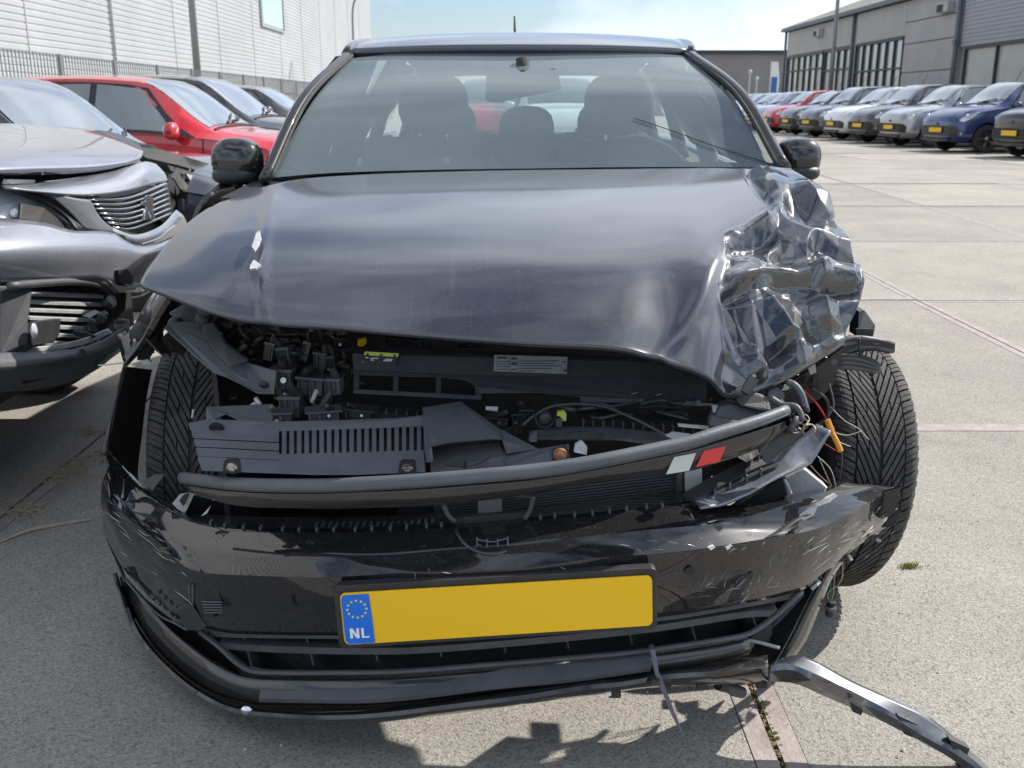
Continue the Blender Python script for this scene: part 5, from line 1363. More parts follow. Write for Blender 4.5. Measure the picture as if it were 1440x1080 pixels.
# ================================================================== the yard
def ground_mat(name, base, c2, c3, pebble=True):
    m = bpy.data.materials.new(name)
    m.use_nodes = True
    nt = m.node_tree
    N, L = nt.nodes.new, nt.links.new
    b = nt.nodes['Principled BSDF']
    b.inputs['Roughness'].default_value = .88
    b.inputs['Specular IOR Level'].default_value = .3
    g = N('ShaderNodeNewGeometry')
    v = N('ShaderNodeTexVoronoi'); v.inputs['Scale'].default_value = 250
    L(g.outputs['Position'], v.inputs['Vector'])
    r = N('ShaderNodeValToRGB')
    r.color_ramp.elements[0].position, r.color_ramp.elements[1].position = .0, 1.0
    r.color_ramp.elements[0].color, r.color_ramp.elements[1].color = (*base, 1), (*c2, 1)
    e = r.color_ramp.elements.new(.80); e.color = (*[.5 * (a + q) for a, q in zip(base, c2)], 1)
    e = r.color_ramp.elements.new(.10); e.color = (*[a * .62 for a in base], 1)
    e = r.color_ramp.elements.new(.24); e.color = (*base, 1)
    sep = N('ShaderNodeSeparateColor')
    L(v.outputs['Color'], sep.inputs[0])
    L(sep.outputs[0], r.inputs['Fac'])
    n = N('ShaderNodeTexNoise'); n.inputs['Scale'].default_value = 1.3; n.inputs['Detail'].default_value = 9; n.inputs['Roughness'].default_value = .68
    L(g.outputs['Position'], n.inputs['Vector'])
    mr = N('ShaderNodeMapRange'); mr.inputs[1].default_value, mr.inputs[2].default_value = .3, .72
    mr.inputs[3].default_value, mr.inputs[4].default_value = .80, 1.12
    L(n.outputs['Fac'], mr.inputs[0])
    oi = N('ShaderNodeObjectInfo')
    m2 = N('ShaderNodeMapRange'); m2.inputs[3].default_value, m2.inputs[4].default_value = .90, 1.08
    L(oi.outputs['Random'], m2.inputs[0])
    mu = N('ShaderNodeMath'); mu.operation = 'MULTIPLY'
    L(mr.outputs[0], mu.inputs[0]); L(m2.outputs[0], mu.inputs[1])
    n2 = N('ShaderNodeTexNoise'); n2.inputs['Scale'].default_value = 7; n2.inputs['Detail'].default_value = 7; n2.inputs['Roughness'].default_value = .75
    L(g.outputs['Position'], n2.inputs['Vector'])
    st = N('ShaderNodeMapRange'); st.inputs[1].default_value, st.inputs[2].default_value = .62, .80
    st.inputs[3].default_value, st.inputs[4].default_value = 0, .5
    L(n2.outputs['Fac'], st.inputs[0])
    mx = N('ShaderNodeMixRGB'); mx.blend_type = 'MIX'
    mx.inputs['Color2'].default_value = (*c3, 1)
    L(st.outputs[0], mx.inputs['Fac']); L(r.outputs['Color'], mx.inputs['Color1'])
    n3 = N('ShaderNodeTexNoise'); n3.inputs['Scale'].default_value = .9; n3.inputs['Detail'].default_value = 5; n3.inputs['Roughness'].default_value = .55
    L(g.outputs['Position'], n3.inputs['Vector'])
    s3_ = N('ShaderNodeMapRange'); s3_.inputs[1].default_value, s3_.inputs[2].default_value = .60, .74
    s3_.inputs[3].default_value, s3_.inputs[4].default_value = 1.0, .74
    L(n3.outputs['Fac'], s3_.inputs[0])
    mu2 = N('ShaderNodeMath'); mu2.operation = 'MULTIPLY'
    L(mu.outputs[0], mu2.inputs[0]); L(s3_.outputs[0], mu2.inputs[1])
    mu = mu2
    hs = N('ShaderNodeVectorMath'); hs.operation = 'SCALE'
    L(mx.outputs['Color'], hs.inputs[0]); L(mu.outputs[0], hs.inputs['Scale'])
    L(hs.outputs[0], b.inputs['Base Color'])
    bp = N('ShaderNodeBump'); bp.inputs['Strength'].default_value = .28; bp.inputs['Distance'].default_value = .004
    L(v.outputs['Distance'], bp.inputs['Height'])
    L(bp.outputs['Normal'], b.inputs['Normal'])
    return m
M_CON = ground_mat('exposed_concrete', (.28, .262, .228), (.41, .388, .34), (.20, .186, .165))
M_STEEL = mat('weathered_steel', (.25, .205, .19), rough=.7, metal=.1, bump=.3, bscale=90, col2=(.35, .31, .285), vscale=14)
M_MOSS = mat('joint_dirt', (.055, .05, .035), rough=.95, bump=.6, bscale=120, col2=(.13, .115, .05), vscale=9)
M_SAND = mat('joint_gravel', (.26, .22, .12), rough=.95, bump=.8, bscale=160, col2=(.15, .135, .04), vscale=30)

YB = [3.57 + 2.48 * k for k in range(-2, 24)]
XB = [-9.5 + 2 * k for k in range(14)]
# dirt sheet below the slabs, reaching the horizon
ys = [-40, -5, 0, 2, 4] + [4 + 1.4 * k for k in range(1, 11)] + [30, 60, 120, 900]
gb = [[(x, y, gz(y) - .03) for x in (-600, -30, 0, 30, 600)] for y in ys]
GROUND = MB().grid(gb).build('ground', M_MOSS)
GROUND['kind'] = 'structure'
apron = []
for nm, x0_, x1_ in (('left', -400, -9.53), ('right', 16.53, 400)):
    apron.append(MB().grid([[(x, y, gz(y) - .004) for x in np.linspace(x0_, x1_, 6)] for y in ys]).build('apron', M_CON))
apron.append(MB().grid([[(-9.53, y, gz(y) - .006), (16.53, y, gz(y) - .006)] for y in (YB[-1] + .03, 120, 900)]).build('apron', M_CON))
apron.append(MB().grid([[(-9.53, y, -.006), (16.53, y, -.006)] for y in (-40, YB[0] - .03)]).build('apron', M_CON))
for a in apron:
    a.parent = GROUND
hx, hy, e, g_ = 1.0, 1.24, .042, .006
sm = MB().box((0, 0, -.02), (2 * (hx - e - g_) - .004, 2 * (hy - e - g_) - .004, .04)).mesh('slab', M_CON)
fm = MB()
for s in (-1, 1):
    fm.box((s * (hx - g_ - e / 2), 0, -.0185), (e, 2 * (hy - g_), .04))
    fm.box((0, s * (hy - g_ - e / 2), -.0185), (2 * (hx - g_ - e) - .002, e, .04))
em = fm.mesh('steel_edge', M_STEEL)
rs_ = random.Random(3)
for i in range(len(XB) - 1):
    for j in range(len(YB) - 1):
        yc, xc_ = (YB[j] + YB[j + 1]) / 2, (XB[i] + XB[i + 1]) / 2
        o = bpy.data.objects.new('slab', sm)
        COL.objects.link(o)
        o.parent = GROUND
        o.location = (xc_ + rs_.uniform(-.003, .003), yc, gz(yc) + (rs_.uniform(-.003, .003) if abs(xc_) < 3 and yc < 8 else rs_.uniform(-.004, .004)))
        o.rotation_euler = (math.atan2(gz(YB[j + 1]) - gz(YB[j]), 2.48), 0, rs_.uniform(-.001, .001))
        f = bpy.data.objects.new('steel_edge', em)
        COL.objects.link(f)
        f.parent = o
# gravel and moss in the joint by the bumper
sg = random.Random(11)
b = MB()
for i in range(700):
    y = sg.uniform(1.2, 3.4)
    b.ellipsoid((.5 + sg.uniform(-.011, .011), y, -.006 + sg.uniform(0, .007)), tuple(sg.uniform(.002, .006) for _ in range(3)), 6)
o = b.build('joint_gravel', M_SAND)
o['kind'] = 'stuff'
# grit lying on the concrete
b = MB()
for i in range(900):
    x, y = sg.uniform(-2.2, 2.6), sg.uniform(1.4, 5)
    r_ = sg.uniform(.0012, .004)
    b.ellipsoid((x, y, .001 + r_ * .4), (r_, r_ * sg.uniform(.6, 1.2), r_ * .6), 5)
o = b.build('grit', mat('pale_grit', (.50, .47, .42), rough=.8))
o['kind'] = 'stuff'
# dry weeds in the joint on the left, twig and a tuft near the tyre
M_STRAW = mat('dry_straw', (.34, .29, .19), rough=.9, col2=(.46, .41, .30), vscale=30)
b = MB()
for cx_, cy_, n, s_ in ((150, 640, 50, 14), (110, 655, 60, 22), (84, 668, 60, 22), (30, 718, 60, 22), (130, 610, 30, 10)):
    for i in range(n):
        p = G(cx_ + sg.gauss(0, s_ * .6), cy_ + sg.gauss(0, s_ * .28), .002)
        a = sg.uniform(0, 6.28); L_ = sg.uniform(.02, .06)
        b.tube([p, p + np.array([L_ * .5 * math.cos(a), L_ * .5 * math.sin(a), .008]), p + np.array([L_ * math.cos(a), L_ * math.sin(a), .003])], .0012, 4, cap=False)
o = b.build('dry_weeds', M_STRAW)
o['kind'] = 'stuff'
tag(MB().tube(cr([G(0, 762, .006), G(40, 746, .008), G(80, 738, .006), G(128, 730, .006)], 20), [.003, .006, .004], 6).build('twig', M_STRAW), 'dry pale twig lying on the shaded concrete left of the black bumper', 'twig')
b = MB()
for i in range(120):
    p = G(1280 + sg.gauss(0, 7), 797 + sg.gauss(0, 1.4), .001)
    a = sg.uniform(0, 6.28); L_ = sg.uniform(.006, .016)
    b.tube([p, p + np.array([L_ * .4 * math.cos(a), L_ * .4 * math.sin(a), L_ * .8])], [.0012, .0004], 4, cap=False)
tag(b.build('weed_tuft', mat('yellow_moss', (.30, .27, .07), rough=.9, col2=(.20, .22, .05), vscale=50)), 'small yellowish weed tuft growing through the sunlit concrete beside the front tyre', 'weed')

# ================================================================== parked cars
def carpaint(name, c, rough=.3, metal=.3):
    return mat(name, c, rough=rough, metal=metal, coat=1.0, coat_ior=1.55, bump=0, col2=tuple(min(1, x * 1.15 + .008) for x in c), vscale=6)
M_ARCH = mat('wheel_arch', (.01, .01, .01), rough=.9)

class CarShape:
    """lofted body: stations along the length (x backwards), half ring from keel to roof"""
    def __init__(s, L=3.43, H=1.465, W=1.63, nose=.64, hood=.98, cowl=.88, ws=1.55, rake=.0, tail=.36, belt=.92, ground=.20, slope=0.0, roofw=.70):
        hw = W / 2
        k = H / 1.465
        rw = hw * roofw
        s.L, s.H, s.W = L, H, W
        st = [  # x, zb, zm, zs, ze, zt, w, wt
            (0.00, .30, .42, nose - .06, nose - .02, nose, hw * .66, hw * .55),
            (.07, ground + .03, .42, nose + .02, nose + .06, nose + .10, hw * .86, hw * .70),
            (.32, ground, .45, hood - .20, hood - .12, hood - .08, hw * .975, hw * .78),
            (cowl, ground, .48, hood - .10, hood - .03, hood, hw, hw * .80),
            (ws, ground, .48, belt, (H - .07), H - .035, hw, rw),
            (ws + .28 * (L - ws), ground, .48, belt + .02, H - .045, H, hw, rw * 1.01),
            (L - tail - .35, ground, .48, belt + .05, H - .08, H - .035, hw, rw * .97),
            (L - tail + .12, ground + .02, .5, belt + .03, belt + .10, belt + .13, hw * .97, hw * .78),
            (L - .08, ground + .06, .5, belt - .10, belt - .04, belt, hw * .93, hw * .75),
            (L, .34, .5, belt - .22, belt - .18, belt - .15, hw * .80, hw * .62)]
        s.st = np.array(st)
    def ring(s, u):
        x, zb, zm, zs, ze, zt, w, wt = pchip(s.st, u)
        return np.array([(x, 0, zb), (x, .80 * w, zb), (x, .965 * w, zb + .09), (x, w, zm), (x, .985 * w, .35 * zm + .65 * zs), (x, .955 * w, zs),
                         (x, .93 * w + .07 * wt, zs + .02 * (zt - zs)), (x, wt, ze), (x, .72 * wt, ze + .72 * (zt - ze)), (x, 0, zt)])
    def S(s, u, v, off=0.0):
        r = s.ring(u)
        p = s._v(r, v)
        if off:
            e = .02
            du = s._v(s.ring(min(u + e, 8.99)), v) - s._v(s.ring(max(u - e, 0)), v)
            dv = s._v(r, min(v + e, 9)) - s._v(r, max(v - e, 0))
            n = np.cross(du, dv)
            n /= np.linalg.norm(n) + 1e-9
            c = np.array([s.L / 2, 0, .6])
            if n @ (p - c) < 0:
                n = -n
            p = p + n * off
        return p
    def _v(s, r, v):
        i = min(int(v), 8)
        t = v - i
        if i in (2, 3, 4):
            e = r
            a, b, c, d = e[i - 1], e[i], e[i + 1], e[min(i + 2, 9)]
            m0, m1 = (c - a) * .35, (d - b) * .35
            return (2 * t ** 3 - 3 * t ** 2 + 1) * b + (t ** 3 - 2 * t ** 2 + t) * m0 + (-2 * t ** 3 + 3 * t ** 2) * c + (t ** 3 - t ** 2) * m1
        return r[i] * (1 - t) + r[i + 1] * t

def build_car(label, group, loc, rz, paint, shape=None, plate=True, face='round', wheel_face='cover', dark_low=False, black_pillars=True, name='parked_car',
              lamp_uv=None, mirror=True, detail=True, aerial=True, nofront=False, plate_x=0.0, two_tone=None, wiper=False):
    sh = shape or CarShape()
    t = thing(name, label, 'car', loc, rz, group)
    # local axes: +x is forward, the nose at x = 0, so a point (x back, y, z) maps to (-x, y, z)
    fx = lambda p, s=1: (-p[0], s * p[1], p[2])
    def part(b, nm, m, par=None, smooth=False, solid=0):
        o = bpy.data.objects.new(nm, b.mesh(nm, m, smooth))
        COL.objects.link(o)
        o.parent = par or t
        if solid:
            md = o.modifiers.new('thickness', 'SOLIDIFY'); md.thickness = solid; md.offset = 0
        return o
    us = np.r_[np.linspace(0, 3, 16), np.linspace(3.12, 4, 8), np.linspace(4.2, 9, 22)]
    vs = np.r_[0, 1, 1.5, np.linspace(2, 5, 10), 5.4, 6, 6.35, 6.7, np.linspace(7, 9, 6)]
    g = []
    for u in us:
        half = [sh.S(u, v) for v in vs]
        g.append([fx(p) for p in half] + [fx(p, -1) for p in half[-2:0:-1]])
    b = MB().grid(g, close=True)
    n = len(g[0])
    b.f.append(tuple(range(n)))
    b.f.append(tuple((len(g) - 1) * n + k for k in range(n))[::-1])
    body = part(b, 'body', [paint, M_ARCH], smooth=38)
    Rw = .285 if sh.H < 1.5 else .30
    axles = (.66, sh.L - .56)
    # wheel arches cut out of the body
    cb = MB()
    for ax in axles:
        for s in (-1, 1):
            m = Matrix.Translation((-ax, s * (sh.W / 2 - .10), Rw)) @ Matrix.Rotation(R(90), 4, 'X')
            cb.lathe([(.0001, -.15), (Rw + .045, -.15), (Rw + .045, .15), (.0001, .15)], 28, m)
    cme = cb.mesh('cut', [M_ARCH, M_ARCH])
    cme.polygons.foreach_set('material_index', [1] * len(cme.polygons))
    co = bpy.data.objects.new('cut', cme)
    COL.objects.link(co)
    co.parent = t
    md = body.modifiers.new('cut', 'BOOLEAN')
    md.operation, md.object, md.solver = 'DIFFERENCE', co, 'EXACT'
    bpy.context.view_layer.update()
    ev = body.evaluated_get(bpy.context.evaluated_depsgraph_get())
    nm_ = bpy.data.meshes.new_from_object(ev)
    body.modifiers.clear()
    old = body.data
    body.data = nm_
    bpy.data.meshes.remove(old)
    bpy.data.objects.remove(co)
    def patch(uv, nu=6, nv=4, off=.006, sides=(1, -1), full=False, th=True):
        """quad in (u, v): corners (u0,v0) (u1,v0') ..."""
        out = []
        (a, bq), (c, d), (e, f), (gg, hh) = uv
        for s in sides:
            rows = []
            for j in np.linspace(0, 1, nv):
                row = []
                for i in np.linspace(0, 1, nu):
                    u = (a * (1 - i) + c * i) * (1 - j) + (gg * (1 - i) + e * i) * j
                    v = (bq * (1 - i) + d * i) * (1 - j) + (hh * (1 - i) + f * i) * j
                    row.append(fx(sh.S(u, v, off), s))
                rows.append(row)
            out.append(MB().grid(rows))
        return out
    # glazing
    rows = []
    for u in np.linspace(3.10, 3.93, 8):
        half = [sh.S(u, v, .006) for v in np.linspace(7.12, 9, 6)]
        rows.append([fx(p) for p in half] + [fx(p, -1) for p in half[-2::-1]])
    part(MB().grid(rows), 'windscreen', MT['cargla'], smooth=True)
    rows = []
    for u in np.linspace(6.15, 6.9, 6):
        half = [sh.S(u, v, .006) for v in np.linspace(7.1, 9, 6)]
        rows.append([fx(p) for p in half] + [fx(p, -1) for p in half[-2::-1]])
    part(MB().grid(rows), 'rear_window', MT['cargla'], smooth=True)
    for bq in patch([(3.42, 6.10), (4.62, 6.05), (4.62, 6.90), (3.92, 6.86)], 7, 4, .005):
        part(bq, 'side_window', MT['cargla'], smooth=True)
    for bq in patch([(4.72, 6.05), (6.0, 6.06), (5.9, 6.86), (4.72, 6.90)], 7, 4, .005):
        part(bq, 'side_window', MT['cargla'], smooth=True)
    for bq in patch([(3.2, 6.02), (6.15, 6.0), (6.05, 6.95), (3.85, 6.93)], 9, 4, .002):
        part(bq, 'window_surround', MT['plastic'], smooth=True)
    # front
    if not nofront:
        lc = lamp_uv or (1.62, 5.0, .62, .85)
        for s_ in (1, -1):
            g = []
            for r_ in (.02, .35, .7, .92, 1.0):
                g.append([fx(sh.S(lc[0] + lc[2] * r_ * math.cos(t_) + .12 * r_ * math.sin(t_), lc[1] + lc[3] * r_ * math.sin(t_), .004 + .016 * (1 - r_ * r_)), s_) for t_ in np.linspace(0, 2 * math.pi, 18, endpoint=False)])
            lp = part(MB().grid(g, close=True), 'headlamp', MT['lamp'], smooth=True)
            p = fx(sh.S(lc[0] - .05, lc[1], .014), s_)
            part(MB().ellipsoid(p, (.022, .04, .036), 10), 'lamp_lens', MT['chrome'], lp, smooth=True)
        m_low = MT['plastic'] if dark_low else MT['dark']
        rows = []
        for u, (z0, z1) in zip((.02, .55, 1.0), ((.34, .54), (.33, .52), (.34, .48))):
            def at(z):
                r = sh.ring(u)
                zz = np.array([q[2] for q in r[1:6]]); yy = np.array([q[1] for q in r[1:6]])
                return (-(r[0][0]) + .012, float(np.interp(z, zz, yy)), z)
            rows.append([at(z) for z in np.linspace(z0, z1, 4)])
        full = [[(x, -y, z) for x, y, z in r] for r in rows[::-1]] + rows
        part(MB().grid(full), 'grille', m_low, smooth=False, solid=.01)
        for k, z in enumerate((.40, .46)):
            part(MB().box((.018, 0, z), (.012, sh.W * .5, .012)), 'grille_bar', MT['plastic_mid'])
        part(MB().ellipsoid((.010, 0, sh.st[0][5] - .06), (.004, .045, .03), 12), 'badge', MT['dirty_metal'], smooth=True)
        part(MB().box((.02, 0, .26), (.05, sh.W * .62, .05)), 'lower_lip', MT['plastic'])
        for s in (1, -1):
            q = fx(sh.S(1.25, 2.7, -.004), s)
            part(MB().ellipsoid(q, (.012, .03, .028), 10), 'fog_lamp', MT['lamp'] if s > 0 else MT['lamp'], smooth=True)
        if plate:
            pl = part(MB().box((.034, plate_x, .455), (.014, .50, .115)), 'plate_holder', MT['plastic'])
            part(MB().box((.044, plate_x, .455), (.006, .47, .092)), 'number_plate', MT['plate'], pl)
    # wheels
    for i, ax in enumerate(axles):
        for s in (1, -1):
            m = Matrix.Translation((-ax, s * (sh.W / 2 - .085), Rw)) @ Matrix.Rotation(R(-90 * s), 4, 'X')
            w = part(MB().lathe([(.17, -.08), (.20, -.09), (Rw - .02, -.085), (Rw, -.06), (Rw, .06), (Rw - .02, .085), (.20, .09), (.17, .07)], 26, m), 'wheel', MT['rubber'], smooth=40)
            rm = MT['metal'] if wheel_face != 'black' else MT['plastic']
            part(MB().lathe([(.0001, .045), (.18, .045), (.19, .06), (.20, .085), (.185, .085), (.178, .05), (.178, -.05), (.0001, -.05)], 24, m), 'rim', MT['dark'] if wheel_face == 'spoke' else rm, w, smooth=40)
            if wheel_face == 'spoke' or i == 0:
                for k in range(5 if wheel_face == 'spoke' else 6):
                    a = 2 * math.pi * k / (5 if wheel_face == 'spoke' else 6)
                    pp = [m @ Vector((r_ * math.cos(a + o_), r_ * math.sin(a + o_), .072)) for r_, o_ in ((.03, -.5), (.19, -.13), (.19, .13), (.03, .5))]
                    d = m.to_3x3() @ Vector((0, 0, -.02))
                    part(MB().prism(pp, d), 'spoke', MT['metal'], w)
            part(MB().lathe([(.0001, .085), (.035, .085), (.045, .06)], 12, m), 'hub_cap', MT['metal'], w, smooth=True)
    if mirror:
        for s in (1, -1):
            p = sh.S(3.35, 6.02)
            c = Vector((-p[0] - .06, s * (p[1] + .11), p[2] + .05))
            mo = part(MB().ellipsoid(c, (.055, .10, .075), 14, pw=.8), 'door_mirror', paint, smooth=True)
            part(MB().ellipsoid(c + Vector((-.035, 0, 0)), (.03, .085, .06), 12, pw=.8), 'mirror_face', MT['mirror'], mo, smooth=True)
            part(MB().box(c + Vector((0, -s * .09, -.03)), (.05, .09, .03)), 'mirror_arm', MT['plastic'], mo)
    if detail:
        for s in (1, -1):
            pth = [fx(sh.S(4.68, v, .004), s) for v in np.linspace(2.2, 6, 8)]
            part(MB().tube(pth, .005, 4), 'door_seam', MT['dark'])
            pth = [fx(sh.S(3.12, v, .003), s) for v in np.linspace(2.6, 5.6, 6)]
            part(MB().tube(pth, .005, 4), 'door_seam', MT['dark'])
            q = sh.S(4.5, 4.6, .014)
            part(MB().ellipsoid(fx(q, s), (.08, .014, .016), 8), 'door_handle', paint, smooth=True)
        pth = [fx(sh.S(3.02, v, .006), s) for s in (1, -1) for v in (np.linspace(7.1, 9, 6) if s > 0 else np.linspace(9, 7.1, 6))]
        part(MB().tube(pth, .012, 5), 'scuttle', MT['plastic'])
        part(MB().tube([fx(sh.S(3.12, 8.9, .02)), fx(sh.S(3.2, 8.0, .02)), fx(sh.S(3.3, 7.3, .02))], .009, 5), 'wiper', MT['rubber'])
        part(MB().tube([fx(sh.S(3.1, 8.7, .02), -1), fx(sh.S(3.15, 8.9, .02)), fx(sh.S(3.28, 8.2, .02))], .009, 5), 'wiper', MT['rubber'])
        p = sh.S(4.2, 8.95)
        if aerial:
            part(MB().tube([fx(p), (-p[0] - .15, 0, p[2] + .28)], .006, 5), 'aerial', MT['rubber'])
    return t

PT = {'black': carpaint('paint_black', (.012, .012, .014)), 'blue': carpaint('paint_blue', (.020, .040, .135)), 'silver': carpaint('paint_silver', (.36, .37, .37), metal=.6),
      'brown': carpaint('paint_brown', (.055, .048, .045)), 'white': carpaint('paint_white', (.70, .71, .70), metal=0), 'grey': carpaint('paint_grey', (.10, .105, .11)),
      'darkgrey': carpaint('paint_dark_grey', (.055, .058, .064)), 'red': carpaint('paint_red', (.52, .012, .02), metal=.1), 'lblue': carpaint('paint_pale_blue', (.30, .36, .50), metal=.4),
      'lsilver': carpaint('paint_pale_silver', (.46, .48, .49), metal=.5), 'steel': carpaint('paint_steel', (.26, .28, .30), metal=.5)}
GR_ = 'cars parked in a row along the grey building'
c1 = dict()
RXF = 9.05
round_lamp = (1.70, 5.15, .66, 1.0)
row = [  # plate px, paint, label, shape, options
    (1397, 'black', 'black hatchback cut off by the right edge, nearest of the row by the grey building', CarShape(L=3.64, H=1.52, W=1.60, nose=.72, hood=1.0), dict(lamp_uv=(1.8, 4.9, .75, .8))),
    (1316, 'blue', 'dark blue small hatchback with silver spoked wheel, between the black and silver cars', CarShape(), dict(wheel_face='spoke', lamp_uv=round_lamp, dark_low=True)),
    (1250, 'silver', 'silver small car with a curved dark smile grille beside the dark blue car', CarShape(L=3.75, H=1.45, W=1.68, nose=.66, ws=1.5), dict()),
    (1206, 'brown', 'tall dark brown city car with an orange yellow plate between silver and white cars', CarShape(L=3.5, H=1.50, W=1.60), dict(lamp_uv=round_lamp)),
    (1168, 'white', 'white city car with a dark oval lower grille', CarShape(), dict(lamp_uv=round_lamp, dark_low=True)),
    (1134, 'grey', 'mid grey hatchback directly left of the white city car', CarShape(L=3.6, H=1.52, W=1.62), dict()),
    (1105, 'darkgrey', 'small dark grey car between the mid grey and the red car', CarShape(H=1.43), dict(lamp_uv=round_lamp)),
    (1077, 'red', 'red city car far down the row by the grey building', CarShape(), dict(lamp_uv=round_lamp, dark_low=True)),
    (1052, 'lblue', 'pale blue small car just beyond the red city car', CarShape(), dict()),
    (1034, 'lsilver', 'pale silver small car second beyond the red city car', CarShape(H=1.44), dict()),
    (1018, 'steel', 'steel grey small car third beyond the red city car', CarShape(H=1.45), dict()),
    (1005, 'grey', 'grey hatchback at the far end of the row by the grey building', CarShape(H=1.45), dict(detail=False)),
]
for k, (px, pc, lab, sh, opt) in enumerate(row):
    D = RXF * FPX / (px - CX)
    Y = D / math.cos(PITCH) + 0.0
    Y = (D - .27 * .7) / .963
    build_car(lab, GR_, (RXF + (.3 if k == 0 else 0), Y, gz(Y)), R(187 + [0, 1, -2, 1.5, -1, 2, 0, -2, 1, 0, -1, 1][k]), PT[pc], sh, **opt)

# ---- left row behind the silver car
GL_ = 'cars parked in a row along the white hall'
build_car('red small car seen from its side behind the damaged dark grey car', GL_, (-1.66, 9.5, 0), R(-2), PT['red'], CarShape(H=1.43, L=3.6), aerial=False)
build_car('black car with raked windscreen right behind the red car', GL_, (-1.95, 12.6, .05), R(-2), PT['black'], CarShape(L=4.2, H=1.47, W=1.75, ws=1.75, cowl=1.0), aerial=False)
build_car('dark low car furthest along the row by the white hall', GL_, (-2.5, 16.6, .12), R(-2), PT['darkgrey'], CarShape(L=4.1, H=1.36, W=1.72), aerial=False)

# ---- cars seen through the wrecked car's windows
GB_ = 'cars standing far behind the wrecked car'
build_car('red car glimpsed through the rear window behind the passenger seat', GB_, (-.55, 17.5, gz(17.5)), R(-100), PT['red'], CarShape(), detail=False)
build_car('white car glimpsed through the rear window right of the inner mirror', GB_, (1.05, 16.5, gz(16.5)), R(-80), PT['white'], CarShape(), detail=False)

# ================================================================== damaged silver car on the left
M_SIL = carpaint('silver_paint', (.22, .23, .26), metal=.5, rough=.42)
M_SILD = carpaint('silver_hood_paint', (.20, .21, .255), metal=.5, rough=.42)
SV = thing('damaged_silver_car', 'silver car at the left edge with broken bumper, chrome slatted grille and animal emblem', 'car', (-1.6, 3.2, 0))
def q3(pl, th, name, m, par=SV, bevel=0):
    """polygon of (px, py, X) pushed th along -x"""
    return MB().prism([PX(*p) for p in pl], (-th, 0, 0)).build(name, m if not isinstance(m, str) else MT[m], par, bevel=bevel)
def s3(rows, name, m, n=20, nv=6, solid=.006, smooth=35, par=SV, lin=False):
    return MB().grid(skin([cr([PX(*p) for p in r], n) for r in rows], nv, not lin)).build(name, m if not isinstance(m, str) else MT[m], par, smooth=smooth, solid=solid)
# bonnet, lifted at its front edge and creased
s3([[(-60, 182, -2.05), (0, 178, -2.0), (60, 180, -1.95), (110, 184, -1.90), (160, 190, -1.86), (190, 202, -1.78)],
    [(-60, 200, -1.75), (0, 198, -1.70), (60, 197, -1.65), (120, 198, -1.62), (170, 204, -1.55), (198, 211, -1.48)],
    [(-60, 222, -1.50), (0, 220, -1.46), (60, 218, -1.43), (120, 219, -1.40), (175, 220, -1.36), (201, 218, -1.34)],
    [(-60, 246, -1.40), (0, 244, -1.36), (60, 242, -1.34), (120, 240, -1.32), (170, 234, -1.30), (196, 226, -1.30)]], 'bonnet', M_SILD, n=26, solid=.012)
MB().tube(cr([PX(x, y, X) for x, y, X in ((0, 206, -1.62), (30, 200, -1.68), (58, 192, -1.78))], 12), .0025, 5).build('bonnet_crease', MT['dark'], SV)
s3([[(-60, 250, -1.48), (60, 250, -1.44), (140, 244, -1.40), (198, 230, -1.37)], [(-60, 268, -1.44), (60, 264, -1.40), (140, 256, -1.36), (205, 240, -1.34)]], 'bonnet_gap', 'dark', solid=.01)
q3([(10, 252, -1.38), (50, 253, -1.38), (48, 258, -1.38), (8, 259, -1.38)], .01, 'bonnet_catch', 'white')
# nose panel above the grille
s3([[(0, 262, -1.42), (60, 258, -1.38), (120, 250, -1.34), (165, 241, -1.31), (200, 229, -1.29), (218, 232, -1.29)],
    [(4, 264, -1.36), (60, 266, -1.32), (120, 262, -1.29), (170, 255, -1.27), (205, 243, -1.26), (230, 245, -1.26)],
    [(8, 266, -1.34), (60, 272, -1.30), (120, 276, -1.265), (170, 271, -1.25), (205, 262, -1.245), (234, 255, -1.245)]], 'nose_panel', M_SIL, n=26)
# grille with chrome bars
s3([[(121, 279, -1.30), (170, 276, -1.28), (205, 266, -1.275), (233, 257, -1.28)], [(140, 308, -1.32), (168, 322, -1.30), (200, 318, -1.29), (240, 298, -1.29)]], 'grille', 'dark', solid=.01)
for i in range(7):
    f = i / 6
    a = (124 + 34 * f, 281 + 38 * f); c = (233 + 6 * f, 258 + 42 * f)
    m_ = (180 + 6 * f, 278 + 43 * f)
    MB().tube(cr([PX(a[0], a[1], -1.275), PX(m_[0], m_[1], -1.255), PX(c[0], c[1], -1.262)], 16), .0065, 8, flat=.6).build('grille_bar', MT['chrome'], SV, smooth=True)
q3([(205, 278, -1.242), (209, 274, -1.242), (215, 276, -1.242), (217, 282, -1.242), (214, 286, -1.242), (218, 290, -1.242), (215, 296, -1.242), (218, 304, -1.242), (221, 308, -1.242), (215, 309, -1.242), (212, 302, -1.242), (210, 296, -1.242), (207, 304, -1.242), (209, 309, -1.242), (203, 309, -1.242), (204, 300, -1.242), (207, 291, -1.242), (203, 288, -1.242), (202, 283, -1.242), (206, 284, -1.242)], .01, 'lion_emblem', 'chrome', bevel=.001)
